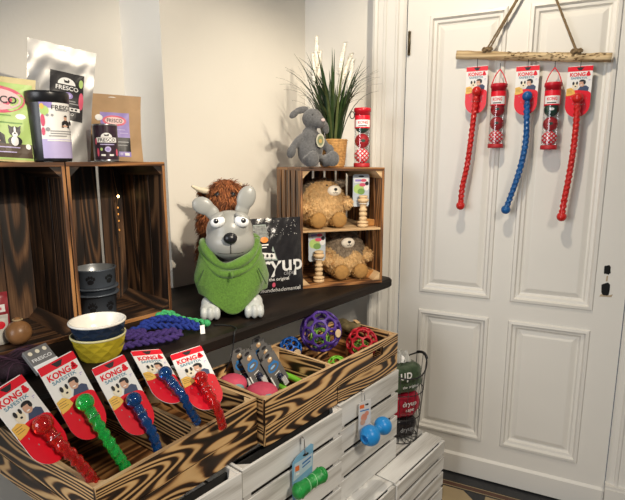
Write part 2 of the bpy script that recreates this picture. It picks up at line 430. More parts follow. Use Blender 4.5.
# ------------------------------------------------------------------ crates
def crate(name, label, loc, rz, W, H, Dp, mats, back, side=3, mid=None, group=None):
    """fruit crate on its short end, mouth to -y; back = list of (x0,x1) planks"""
    rim, inner, post = mats[:3]; endm = mats[3] if len(mats) > 3 else rim
    t = thing(name, label, 'crate', loc, rz, group); e = .013
    for z0 in (0, H - e):
        mb = MB(endm)
        for y0, y1 in ((0, Dp * .49), (Dp * .505, Dp)): mb.box(-W / 2, W / 2, y0, y1, z0, z0 + e)
        mb.mat(rim); mb.box(-W / 2, W / 2, -.0012, .0, z0, z0 + e)
        mb.build('end_panel', t, .0015)
    for s in (-1, 1):
        mb = MB(inner); w = Dp / side
        for k in range(side):
            x = s * (W / 2 - .005); mb.box(x - .005, x + .005, k * w + .0, (k + 1) * w - ((.007 if side < 5 else .019) if k < side - 1 else .0), e, H - e, 2)
        mb.mat(rim); x = s * (W / 2 - .005); mb.box(x - .0052, x + .0052, -.002, .0, e, H - e, 2)
        mb.build('side_panel', t, .001)
    mb = MB(inner)
    for x0, x1 in back: mb.box(x0, x1, Dp - .008, Dp, e, H - e, 2)
    mb.build('back_panel', t, .001)
    c = .034
    for sx in (-1, 1):
        for sz in (-1, 1):
            x = sx * (W / 2 - .0102); z = e if sz < 0 else H - e
            pts = [(x, z), (x - sx * c, z), (x, z - sz * c)]
            if sx * sz > 0: pts = pts[::-1]
            MB(post).prism(pts, .004, Dp - .01).build('corner_post', t)
    if mid:
        mb = MB(post)
        mb.box(-W / 2 + .0105, W / 2 - .0105, .004, Dp * .5, mid - .009, mid); mb.box(-W / 2 + .0105, W / 2 - .0105, Dp * .5 + .01, Dp - .012, mid - .009, mid)
        mb.build('middle_shelf', t, .001)
    return t
def planks(W, n, gap, shift=0):
    w = (W - .02) / n; return [(-W / 2 + .01 + i * w, -W / 2 + .01 + (i + 1) * w - gap) for i in range(n)]
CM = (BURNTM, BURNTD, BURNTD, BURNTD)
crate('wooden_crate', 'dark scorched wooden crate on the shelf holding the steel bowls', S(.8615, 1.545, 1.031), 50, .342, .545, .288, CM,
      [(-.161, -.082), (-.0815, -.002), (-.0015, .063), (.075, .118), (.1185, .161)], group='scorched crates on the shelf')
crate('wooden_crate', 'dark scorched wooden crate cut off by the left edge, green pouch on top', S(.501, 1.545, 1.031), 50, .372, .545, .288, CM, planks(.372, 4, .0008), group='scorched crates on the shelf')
SW = .388
sm = crate('wooden_crate', 'small two-tier brown wooden crate with the bear plushes inside', F(SW / 2, 0, .001), 18, SW, .52, .41, (BURNTM, BURNTM, PINE), planks(SW, 6, .012), side=5, mid=.253)

# burnt boxes of toys (origin front left bottom; x along the shelf, y to the wall)
def toybox(label, a0, a1, s0, z0, h, dp, divs, slot=None, split=None, rz=50):
    t = thing('toy_box', label, 'box', S(a0, s0, z0), rz, 'scorched toy boxes'); L = a1 - a0; th = .011; zb = h * .42
    def board(mb, x0, x1, y0, y1, zz0, zz1, slot=None):
        off = (rng.uniform(0, 50), rng.uniform(0, 50))
        if not slot: return mb.box(x0, x1, y0, y1, zz0, zz1, 0, off)
        a, b, c, d = slot
        for q in ((x0, a, zz0, zz1), (b, x1, zz0, zz1), (a, b, zz0, c), (a, b, d, zz1)): mb.box(q[0], q[1], y0, y1, q[2], q[3], 0, off)
    mb = MB(BURNT); board(mb, 0, L, 0, th, zb + .003, h, slot)
    if split: board(mb, 0, split - .002, 0, th, .0, zb); board(mb, split + .002, L, 0, th, 0, zb)
    else: board(mb, 0, L, 0, th, 0, zb)
    mb.mat(PINE); mb.box(0, L, -.0004, th + .0004, h, h + .0008, 0)
    mb.build('front_panel', t)
    mb = MB(BURNT); board(mb, 0, L, dp - th, dp, zb + .003, h); board(mb, 0, L, dp - th, dp, 0, zb); mb.mat(PINE); mb.box(0, L, dp - th, dp, h, h + .0008, 0); mb.build('back_panel', t)
    for x in (0, L - th):
        mb = MB(BURNT); mb.box(x, x + th, th, dp - th, zb + .003, h, 1); mb.box(x, x + th, th, dp - th, 0, zb, 1); mb.mat(PINE); mb.box(x, x + th, th, dp - th, h, h + .0008, 1); mb.build('end_panel', t)
    mb = MB(BURNTM); mb.box(th, L - th, th, dp - th, 0, .008, 0); mb.build('bottom_panel', t)
    ends = [th, L - th]
    for d in divs:
        mb = MB(BURNT); mb.box(d - .005, d + .005, th, dp - th, .008, h * .52, 1); mb.box(d - .005, d + .005, th, dp - th, h * .54, h - .003, 1); mb.mat(PINE); mb.box(d - .005, d + .005, th, dp - th, h - .003, h - .0022, 1); mb.build('divider', t)
    for x, sx in [(th, 1), (L - th, -1)] + [(d - .005, -1) for d in divs]:
        for y, sy in ((th, 1), (dp - th, -1)):
            c = .03; M = MB(PINE); vs = [(x, y), (x + sx * c, y), (x, y + sy * c)]
            if sx * sy < 0: vs = vs[::-1]
            v3 = [(a, b, .008) for a, b in vs] + [(a, b, h - .0025) for a, b in vs]
            M.add(v3, [(2, 1, 0), (3, 4, 5), (0, 1, 4, 3), (1, 2, 5, 4), (2, 0, 3, 5)]); M.build('corner_post', t)
    return t
toybox('scorched wooden box in front at left, full of chew sticks on red cards', .452, .979, 1.0, .7165, .154, .50, [.312], rz=54.6)
toybox('scorched wooden box with a handle slot, full of hollow balls and brushes', .984, 1.757, 1.012, .7165, .154, .308, [.343], slot=(.585, .660, .098, .130), split=.36, rz=49.8)

# whitewashed slatted crates of the display stand
def slat_crate(label, a0, a1, s0, s1, z0, h, nf, topslats=None, group=None, rz=50):
    t = thing('slatted_crate', label, 'crate', S(a0, s0, z0), rz, group); L = a1 - a0; dp = s1 - s0
    g = .0155; w = (h - g * (nf - 1)) / nf
    for nm, y0 in (('front_panel', 0), ('back_panel', dp - .009)):
        mb = MB(WHITEW)
        for k in range(nf): mb.box(0, L, y0, y0 + .009, k * (w + g), k * (w + g) + w, 0)
        mb.build(nm, t, .0015)
    for x in (.0, L - .012):
        mb = MB(WHITEW)
        for k in range(nf): mb.box(x + .001, x + .011, .0095, dp - .0095, k * (w + g), k * (w + g) + w, 1)
        mb.build('end_panel', t, .0015)
        for y in (.0095, dp - .0095):
            sx = 1 if x == 0 else -1; sy = 1 if y < .1 else -1; X = .0115 if x == 0 else L - .0115; c = .03
            vs = [(X, y), (X + sx * c, y), (X, y + sy * c)]
            if sx * sy < 0: vs = vs[::-1]
            v3 = [(a, b, .002) for a, b in vs] + [(a, b, h - .002) for a, b in vs]
            MB(WHITEW).add(v3, [(2, 1, 0), (3, 4, 5), (0, 1, 4, 3), (1, 2, 5, 4), (2, 0, 3, 5)]).build('corner_post', t)
    inn = MB(pm('crate_gap_shade', (.02, .019, .018), .8, .1)); inn.box(.0125, L - .0125, .05, .056, .01, h - .015); inn.build('gap_shade_sheet', t)  # added dark sheet, its colour stands in for shade between the slats
    if topslats:
        ws = (dp - .012 - (topslats - 1) * .012) / topslats; mb = MB(WHITEW)
        for k in range(topslats): mb.box(0, L, .012 + k * (ws + .012), .012 + k * (ws + .012) + ws, h + .0005, h + .0085, 0)
        mb.build('top_panel', t, .0015)
    return t
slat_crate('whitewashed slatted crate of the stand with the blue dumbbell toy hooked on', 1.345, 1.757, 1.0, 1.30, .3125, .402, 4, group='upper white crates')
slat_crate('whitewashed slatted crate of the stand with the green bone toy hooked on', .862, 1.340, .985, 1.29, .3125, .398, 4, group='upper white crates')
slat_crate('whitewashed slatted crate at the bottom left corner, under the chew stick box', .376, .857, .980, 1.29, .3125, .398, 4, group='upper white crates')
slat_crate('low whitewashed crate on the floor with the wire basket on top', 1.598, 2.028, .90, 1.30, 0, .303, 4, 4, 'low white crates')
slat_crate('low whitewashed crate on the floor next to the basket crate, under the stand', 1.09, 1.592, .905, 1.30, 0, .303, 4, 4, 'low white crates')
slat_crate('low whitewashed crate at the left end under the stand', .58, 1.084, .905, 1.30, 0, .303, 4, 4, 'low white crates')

# ------------------------------------------------------------------ chew sticks on cards
def card_mesh():
    mb = MB(WHITE); w = .0455; h = .203
    out = [(-w, -.004), (-w + .004, 0), (w - .004, 0), (w, -.004)]
    arc = [(w * cos(a), -h + .05 + .05 * sin(a)) for a in [-pi * i / 16 for i in range(17)]]
    outline = (out[2:] + arc + out[:2])[::-1]
    mb.prism(outline, 0, .0014)
    y = -.0006
    mb.mat(RED); mb.rect(-w, w, -.021, -.002, y)
    mb.poly([(w, -.118)] + [(x, z) for x, z in arc][::1] + [(-w, -.118)] + [(w * cos(a), -.118 + .016 * sin(a)) for a in [pi - pi * i / 10 for i in range(1, 10)]], y) if False else None
    top = [(w * cos(a), -.112 + .018 * sin(a)) for a in [pi * i / 12 for i in range(13)]]   # right to left
    mb.poly(top + arc[::-1], y)
    # hang hole
    mb.mat(MBLACK); mb.prism([(-.014, -.006), (.014, -.006), (.009, -.013), (.005, -.018), (-.005, -.018), (-.009, -.013)][::-1], -.0012, -.0004)
    mb.mat(RED); mb.text('KONG', -.008, -.0335, -.0012, w=.056, h=.0155, bold=.03)
    # stacked mark after the word
    mb.disc(.0305, -.037, .0085, .0045, -.0012); mb.disc(.0305, -.0315, .0065, .0042, -.0012); mb.disc(.0305, -.0265, .0042, .0036, -.0012)
    mb.mat(TEALTXT); mb.text('SAFESTIX', -.002, -.0475, -.0013, w=.06, h=.0085, bold=.015)
    # printed person and dog
    mb.mat(NAVYP); mb.poly([(-.004, -.094), (.034, -.100), (.036, -.086), (.026, -.078), (.006, -.079)][::-1], -.0012)
    mb.mat(SKIN); mb.disc(.010, -.070, .0105, .0125, -.0015); mb.mat(MBLACK); mb.disc(.011, -.0625, .012, .0085, -.0018, 14, 0, pi); mb.disc(.019, -.066, .0045, .007, -.0018)
    mb.mat(WHITE); mb.disc(.008, -.0755, .0045, .0014, -.0018); mb.mat(CREAM); mb.disc(-.014, -.078, .0115, .0135, -.0016); mb.mat(MBLACK); mb.disc(-.021, -.068, .004, .007, -.0019); mb.disc(-.008, -.067, .0035, .0065, -.0019); mb.disc(-.013, -.080, .003, .0025, -.0020)
    mb.mat(YEL); mb.poly([(-.0445, -.117), (-.0445, -.088), (-.028, -.084), (-.016, -.094), (-.012, -.108), (-.026, -.1145)][::-1], -.0014)
    mb.mat(pm('print_brown', (.30, .16, .05), .5)); [mb.rect(-.041, -.022 - .003 * (i % 2), -.094 - i * .0055, -.0926 - i * .0055, -.0018) for i in range(3)]
    mb.mat(LILAC); mb.rect(.033, .040, -.0565, -.0545, -.0012); mb.rect(.033, .036, -.0605, -.0585, -.0012)
    mb.mat(GREYP)
    for x, z in ((-.027, -.125), (.030, -.128), (-.018, -.148), (.026, -.152), (.0, -.176)): mb.disc(x, z, .0012, .0022, -.0012)
    return mb
CARD = None
def chew_stick(label, colour, mat4, path, group, ballr=.017, rad=.0105, endball=True):
    global CARD
    t = thing('chew_stick_card', label, 'chew toy', mat=mat4, group=group)
    if CARD is None:
        CARD = card_mesh().build('backing_card', t)
    else:
        c = CARD.copy(); C.objects.link(c); c.parent = t
    P = spline(path, 14)
    m = TOYS[colour]
    mb = MB(m); n = len(P); lens = [0]
    for i in range(1, n): lens.append(lens[-1] + (P[i] - P[i - 1]).length)
    rr = [rad * (.88 + .19 * abs(sin(l * 125))) * (.8 if l < .02 else 1) for l in lens]
    mb.tube(P, rr, 12, shape=lambda a, L: 1 + .10 * cos(2 * a), twist=150)
    if endball: mb.ball(P[-1], .020)
    st = mb.build('chew_stick', t)
    bb = MB(m); bb.ball(path[0], ballr, 24, 16); bb.build('stick_bulb', st)
    tie = MB(clear('clear_tie', gl=.3))
    for z in (-.155,):
        q = min(P, key=lambda p: abs(p.z - z)); tie.tube([(q.x + .0155 * cos(a), q.y + .0155 * sin(a), q.z) for a in [2 * pi * i / 14 for i in range(15)]], .0011, 6)
    tie.build('plastic_tie', t)
    return t
g5 = 'chew sticks in the front box'
chew_stick('red chew stick on a red and white card, leftmost in the front box', 'red', pose((-.6621, 1.0057, 1.1079), [[.2905, -.7729, -.5641], [.9485, .3103, .0633], [.1261, -.5534, .8233]]),
           [(0, -.024, -.118), (.004, -.022, -.165), (.012, -.02, -.215), (.025, -.006, -.262), (.038, .016, -.302)], g5, .021, .0125, False)
chew_stick('bright green chew stick on a red and white card in the front box', 'green', pose((-.5893, 1.0849, 1.1327), [[.4717, -.7553, -.455], [.87, .4826, .1008], [.1434, -.4434, .8848]]),
           [(0, -.024, -.118), (.003, -.021, -.175), (.010, -.013, -.235), (.022, .002, -.285), (.035, .023, -.332)], g5, .020, .0125, False)
chew_stick('blue chew stick on a card, between the green stick and the back row', 'blue', pose((-.5183, 1.1987, 1.0804), [[.5728, -.6364, -.5167], [.8138, .5169, .2656], [.0981, -.5726, .814]]),
           [(0, -.024, -.118), (.002, -.022, -.165), (.008, -.012, -.21), (.014, .012, -.245), (.019, .033, -.276)], g5, .019, .0115, False)
chew_stick('small dark blue chew stick on a card leaning on the shelf edge', 'blue', pose((-.4718, 1.3434, 1.054), [[.677, -.4544, -.5789], [.7073, .1843, .6824], [-.2034, -.8715, .4462]]),
           [(0, -.024, -.118), (.006, -.022, -.15), (.018, -.016, -.186), (.045, .018, -.213), (.085, .065, -.225)], g5, .0185, .0115, False)
chew_stick('red chew stick on a card, rightmost in the front box', 'red', pose((-.3640, 1.363, 1.0462), [[.8461, -.1965, -.4956], [.5196, .5116, .6843], [.1191, -.8364, .535]]),
           [(0, -.024, -.118), (.002, -.022, -.155), (.006, -.018, -.19), (.014, .012, -.219), (.022, .062, -.232)], g5, .0185, .0115, False)

# ------------------------------------------------------------------ driftwood hanger on the door and what hangs from it
def dm(x, off, z, roll=0): return Matrix.Translation(D(x, off, z)) @ Matrix.Rotation(R(-26), 4, 'Z') @ Matrix.Rotation(roll, 4, 'Y')
def hanger():
    t = thing('driftwood_hanger', 'driftwood branch hanging on rope across the white door', 'hanger', mat=dm(-.152, .030, 2.0125))
    mb = MB(DRIFT); n = 40; r2 = random.Random(5)
    P = [Vector((-.302 + .604 * i / n, .001 * sin(i * .4), .0315 - .063 * i / n + .001 * sin(i * .35))) for i in range(n + 1)]
    mb.tube(P, [.0172 + .0007 * sin(i * .7) + .0006 * sin(i * 1.9 + 1) for i in range(n + 1)], 16, shape=lambda a, L: 1 + .07 * sin(3 * a + L * 14) + .04 * sin(5 * a - L * 30))
    mb.mat(pm('bark_marks', (.13, .075, .03), .9, .3))
    for i in range(110):
        k = r2.randrange(14, n - 1); a = r2.uniform(pi * .8, pi * 1.9); p = P[k]; q = Vector((0, -abs(cos(a)) * .0172, .0172 * sin(a) * -1 * .8))
        q = Vector((0, -.0172 * sin(r2.uniform(.35, 2.6)), 0)); ph = r2.uniform(-1.0, 1.2); q = Vector((r2.uniform(-.01, .01), -.0175 * cos(ph), .0175 * sin(ph)))
        mb.ball(p + q, (r2.uniform(.003, .009), .0012, r2.uniform(.0008, .002)), 8, 5)
    mb.build('branch', t)
    rp = pm('jute_rope', (.20, .135, .07), .9, .3, 200, .6, 300); ax, az = .016, .3725
    mb = MB(rp); sh = lambda a, L: 1 + .18 * sin(2 * a + L * 700)
    for kx, kz, side in ((-.170, .037, -1), (.176, -.001, 1)):
        for dx in ((-.006, .006) if side < 0 else (0.0, .003)):
            mb.tube([Vector((kx + dx, -.012, kz)).lerp(Vector((ax, -.004, az)), i / 30) for i in range(31)], .0037, 8, shape=sh)
        for q in (-1, 1):
            mb.tube(spline([(kx, -.010, kz + .002), (kx + q * .012, -.016, kz + .012), (kx + q * .020, -.014, kz + .004), (kx + q * .012, -.016, kz - .003), (kx, -.012, kz + .001)], 6), .0038, 7, shape=sh)
        mb.ball((kx, -.014, kz + .006), (.013, .009, .009), 12, 8); mb.ball((kx + .010, -.016, kz + .001), (.008, .008, .007), 10, 6); mb.ball((kx - .009, -.015, kz + .001), (.008, .007, .008), 10, 6)
    mb.build('rope', t)
    mb = MB(STEEL); mb.tube([(ax, .028, az + .004), (ax, -.01, az + .007)], .003, 8); mb.ball((ax, -.011, az + .007), (.007, .003, .007)); mb.build('nail', t)
hanger()
def hook_wire(mb, x, z0, z1, y=-.002):
    mb.tube(spline([(x, y, z0), (x, y, (z0 + z1) / 2), (x, y, z1)], 6), .0013, 6)
def hung(label, colour, x, off, z, path, up):
    t = chew_stick(label, colour, dm(x, off, z), path, 'chew sticks hanging on the door', .021, .0126)
    mb = MB(BWIRE); hook_wire(mb, 0, -.014, up); mb.tube([(.0, .03 * cos(a) * .0 - .002, up + .004 + .004 * sin(a)) for a in [2 * pi * i / 10 for i in range(11)]], .0013, 6); mb.build('wire_hook', t)
hung('red chew stick on a card, hanging leftmost from the driftwood', 'hred', -.3605, .036, 1.989, [(.006, -.022, -.109), (0, -.022, -.2), (-.008, -.022, -.32), (-.018, -.022, -.43), (-.034, -.022, -.53), (-.038, -.022, -.612)], .03)
hung('blue chew stick on a card, hanging in the middle of the driftwood', 'hblue', -.1545, .036, 1.975, [(.007, -.022, -.127), (.010, -.022, -.2), (.014, -.022, -.307), (.004, -.022, -.40), (-.013, -.022, -.48), (-.048, -.022, -.608)], .02)
hung('red chew stick on a card, hanging rightmost from the driftwood', 'hred', .0435, .036, 1.959, [(.0, -.022, -.129), (.002, -.022, -.22), (.0, -.022, -.335), (-.008, -.022, -.45), (-.018, -.022, -.55), (-.022, -.022, -.613)], .014)

TREDP = pm('ball_red', (.40, .012, .018), .5, .1); DKG = pm('ball_dark_green', (.01, .06, .035), .5, .1); PLAID = None
def plaid_ball(mb, c, r):
    mb.mat(WHITE); mb.ball(c, r, 24, 16); mb.mat(RED)
    for i in range(5):
        for sgn in (1, -1):
            nrm = Vector((sgn * .7, 0.0, .7)).normalized(); o = (i - 2) * r * .40; q = math.sqrt(max(0, r * r - o * o)); u = nrm.orthogonal().normalized(); w = nrm.cross(u)
            mb.tube([Vector(c) + nrm * o + (u * cos(a) + w * sin(a)) * (q - .0012) for a in [2 * pi * k / 20 for k in range(21)]], .0034, 5)
def tube_toy(label, mat4, h, r, kinds, group, hang=None, tagside=False):
    t = thing('ball_tube', label, 'ball pack', mat=mat4, group=group)
    mb = MB(TREDP); mb.lathe([(0, 0), (r * 1.04, 0), (r * 1.06, .002), (r * 1.06, .016), (r * .98, .018), (0, .018)], 28); mb.build('bottom_cap', t)
    mb = MB(pm('cap_red', (.50, .01, .022), .3, .05)); mb.lathe([(0, h - .03), (r * 1.0, h - .03), (r * 1.0, h - .018), (r * 1.12, h - .016), (r * 1.12, h - .003), (r * 1.06, h), (0, h)], 28); mb.build('top_cap', t)
    mb = MB(clear('clear_tube', gl=.06)); mb.lathe([(r, .018), (r, h - .03)], 32); mb.build('clear_tube', t)
    z = .018
    for k, br in kinds:
        b = MB(TREDP)
        if k == 'plaid': plaid_ball(b, (0, 0, z + br), br)
        else:
            b.mat(TREDP if k == 'red' else DKG); b.ball((0, 0, z + br), br, 24, 16); b.mat(DKG if k == 'red' else WHITE)
            b.disc(.002, z + br, .3 * br, .2 * br, -br - .0004); b.mat(MBLACK); b.tube([(br * cos(a), br * sin(a) * .95, z + br + br * .02 * sin(3 * a)) for a in [2 * pi * i / 24 for i in range(25)]], .0012, 5)
        b.build('ball', t); z += 2 * br + .0006
    lb = MB(RED); lh = (h - .035, max(z, h * .64)); lo, hi = min(lh), max(lh)
    wr = lambda p: Vector(((r * 1.012 - p.y) * sin(p.x / r), -(r * 1.012 - p.y) * cos(p.x / r), p.z))
    lb.warp = wr; lb.rect(-pi * r * .98, pi * r * .98, h * .66, h - .032, 0, 30, 2)
    lb.mat(WHITE); lb.rect(-r * 1.1, r * 1.1, h * .68, h * .80, -.0006, 14, 2); lb.mat(RED); lb.text('KONG', 0, h * .755, -.0012, w=r * 1.25, h=h * .05, bold=.02)
    lb.mat(MBLACK); lb.rect(-r * .6, r * .5, h * .69, h * .705, -.0012, 8, 1); lb.build('paper_label', t)
    if hang:
        mb = MB(RED)
        for sx in (-1, 1): mb.tube(spline([(sx * r * 1.05, 0, h - .01), (sx * r * .62, -.004, h + hang * .5), (0, -.002, h + hang)], 6), .0022, 6)
        mb.build('hanging_cord', t)
        mb = MB(BWIRE); mb.tube([(0, -.002, h + hang - .004), (0, -.002, h + hang + .025)], .0013, 6); mb.build('wire_hook', t)
    if tagside:
        mb = MB(BLACK); mb.tube([(-r * 1.1 - .008 + .010 * cos(a), -.004, h - .03 + .015 * sin(a)) for a in [2 * pi * i / 18 for i in range(19)]], .0022, 6); mb.build('cord_loop', t)
    return t
tube_toy('clear tube of red balls hanging on the door, left of the blue stick', dm(-.265, .038, 1.636), .272, .031, [('plaid', .029), ('red', .029), ('red', .029), ('red', .029)], 'ball tubes on the door', .06)
tube_toy('clear tube of red and green balls hanging on the door, right of the blue stick', dm(-.051, .038, 1.627), .272, .031, [('plaid', .029), ('red', .029), ('green', .029), ('red', .029)], 'ball tubes on the door', .06)
tube_toy('red-capped ball tube standing on the small crate beside the plant', Matrix.Translation(F(.308, .07, .5225)) @ Matrix.Rotation(R(0), 4, 'Z'), .255, .034, [('plaid', .032), ('red', .032), ('green', .032)], None, None, True)

# ------------------------------------------------------------------ plants, plush toys and packs in the corner
def plant():
    t = thing('potted_grass', 'artificial ornamental grass with cream plumes in a woven pot', 'plant', F(.198, .15, .522), 18)
    pot = MB(pm('woven_basket', (.50, .27, .09), .75, .3, 90, .8, 180)); n = 40; prof = [(.0, .0), (.052, .0), (.056, .01)]
    k = 15
    for i in range(k * 4 + 1):
        f = i / (k * 4); prof.append((.056 + .009 * f + .0022 * abs(sin(f * k * pi)), .01 + .105 * f))
    prof += [(.069, .118), (.067, .123), (.058, .122), (.056, .108), (0, .105)]
    pot.lathe(prof, 36); pot.build('pot', t)
    soil = MB(pm('soil', (.03, .022, .012), .95, .3)); soil.lathe([(.055, .107), (0, .111)], 20); soil.build('soil', t)
    gm = [pm('grass_green', (.025, .052, .014), .45, .3, 40), pm('grass_dark', (.012, .030, .010), .45, .3, 40), pm('grass_tip', (.075, .095, .028), .5, .3, 40)]
    mb = MB(gm[0]); r = random.Random(11)
    for i in range(120):
        a = r.uniform(0, 2 * pi); L = r.uniform(.24, .42); bend = r.uniform(.35, 1.75) * (1 if r.random() < .8 else .25); b0 = r.uniform(0, .04)
        dirv = Vector((cos(a), sin(a) * .75, 0)); p0 = Vector((b0 * cos(a), b0 * sin(a), .107)); th = r.uniform(.03, .34); pts = []; p = p0.copy(); m = 9
        for q in range(m + 1):
            pts.append(p.copy()); an = th + bend * (q / m) ** 1.7; p = p + (dirv * sin(an) + Vector((0, 0, cos(an)))) * L / m
        # keep clear of the walls
        w = r.uniform(.0045, .0072); sd = Vector((-sin(a), cos(a), 0)); vs = []; fs = []
        for q, c in enumerate(pts):
            k2 = w * (1 - (q / m) ** 3) + .0002; vs += [c - sd * k2, c + Vector((0, 0, -.0008)), c + sd * k2]
        for q in range(m): fs += [(q * 3, q * 3 + 1, q * 3 + 4, q * 3 + 3), (q * 3 + 1, q * 3 + 2, q * 3 + 5, q * 3 + 4)]
        mb.mat(r.choice(gm + gm[:2])); mb.add(vs, fs, True)
    mb.build('leaves', t)
    cm = [pm('plume_cream', (.86, .83, .75), .8, .08, 60), pm('plume_ivory', (.80, .75, .63), .8, .1, 60)]
    for (x, y, h, l, tx) in ((-.078, .0, .555, .17, .0), (-.092, -.02, .48, .15, -.01), (-.066, .015, .50, .16, .01), (.030, .01, .54, .16, .03), (.062, -.01, .47, .17, .03), (.050, .03, .50, .15, .05)):
        P = spline([(x * .15, y * .3, .108), (x * .5, y * .6, h * .5), (x, y, h - l), (x + tx * .5, y, h - l * .4), (x + tx, y, h)], 8)
        pb = MB(gm[2]); pb.tube(P, .0013, 6); pb.mat(cm[0]); k0 = int(len(P) * .55); Q = P[k0:]; m = len(Q)
        pb.tube(Q, [.0125 * min(1, (i + 1) / 4) * (1 - .5 * i / m) for i in range(m)], 10)
        for i in range(420):
            f = r.random(); q = Q[min(int(f * m), m - 1)]; a = r.uniform(0, 2 * pi); rad = .0115 * (1 - .5 * f); d = Vector((cos(a), sin(a), .9)).normalized(); b = q + Vector((cos(a), sin(a), 0)) * rad
            s2 = Vector((-sin(a), cos(a), 0)) * .0012; pb.mat(cm[i % 2]); pb.add([b - s2, b + s2, b + d * r.uniform(.007, .013)], [(0, 1, 2)])
        pb.build('plume', t)
plant()

def rotm(x=0, y=0, z=0): return Euler((R(x), R(y), R(z))).to_matrix()
def grey_plush():
    t = thing('plush_rabbit', 'grey lop-eared plush animal sitting on the small crate, paper tag on chest', 'plush toy', F(.070, .085, .5225), 20)
    g = pm('grey_plush', (.105, .105, .108), .95, .25, 120, .5, 500, sheen=.3)
    b = blob([((0, .0, .068), (.056, .048, .066)), ((0, -.0, .125), (.040, .036, .05)), ((.008, -.008, .205), (.045, .043, .043)), ((.028, -.034, .190), (.030, .030, .027)),
              ((-.062, -.005, .105), (.017, .017, .055), rotm(0, 42, 0)), ((-.088, -.012, .066), (.020, .020, .030), rotm(0, 20, 0)), ((.055, -.02, .105), (.016, .017, .05), rotm(0, -35, 0)), ((.078, -.035, .070), (.019, .019, .028)),
              ((-.02, -.06, .028), (.029, .055, .026), rotm(0, 0, 8)), ((.05, -.062, .028), (.028, .052, .027), rotm(0, 0, -18)), ((-.025, -.105, .036), (.028, .020, .034)), ((.064, -.105, .036), (.029, .020, .034))], .005, 5)
    MB(g).mesh(b).build('body', t)
    for nm, els in (('ear', [((-.040, .0, .240), (.036, .012, .015), rotm(0, -14, 0)), ((-.074, -.006, .222), (.026, .010, .015), rotm(0, -38, 0))]), ('ear', [((.050, .004, .212), (.013, .011, .036), rotm(0, -32, 0)), ((.070, .0, .172), (.017, .011, .032), rotm(0, -18, 0))])):
        MB(g).mesh(blob(els, .004, 4)).build(nm, t)
    for q in ((-.004, -.043, .217), (.042, -.028, .218)): e = MB(BLACK); e.ball(q, .0052, 10, 7); e.build('eye', t)
    e = MB(pm('pale_nose', (.55, .42, .40), .8)); e.ball((.036, -.063, .196), (.009, .005, .007)); e.build('nose', t)
    p = MB(pm('tag_card', (.42, .40, .30), .6)); p.disc(.026, .112, .019, .029, -.058, 24); p.disc(.026, .112, .019, .029, -.0575, 24); p.mat(pm('tag_green', (.16, .18, .09), .6)); p.disc(.026, .112, .0135, .021, -.0586, 20); p.mat(pm('tag_gold', (.40, .26, .08), .6)); p.disc(.026, .11, .007, .009, -.0592, 14); p.build('paper_tag', t)
grey_plush()

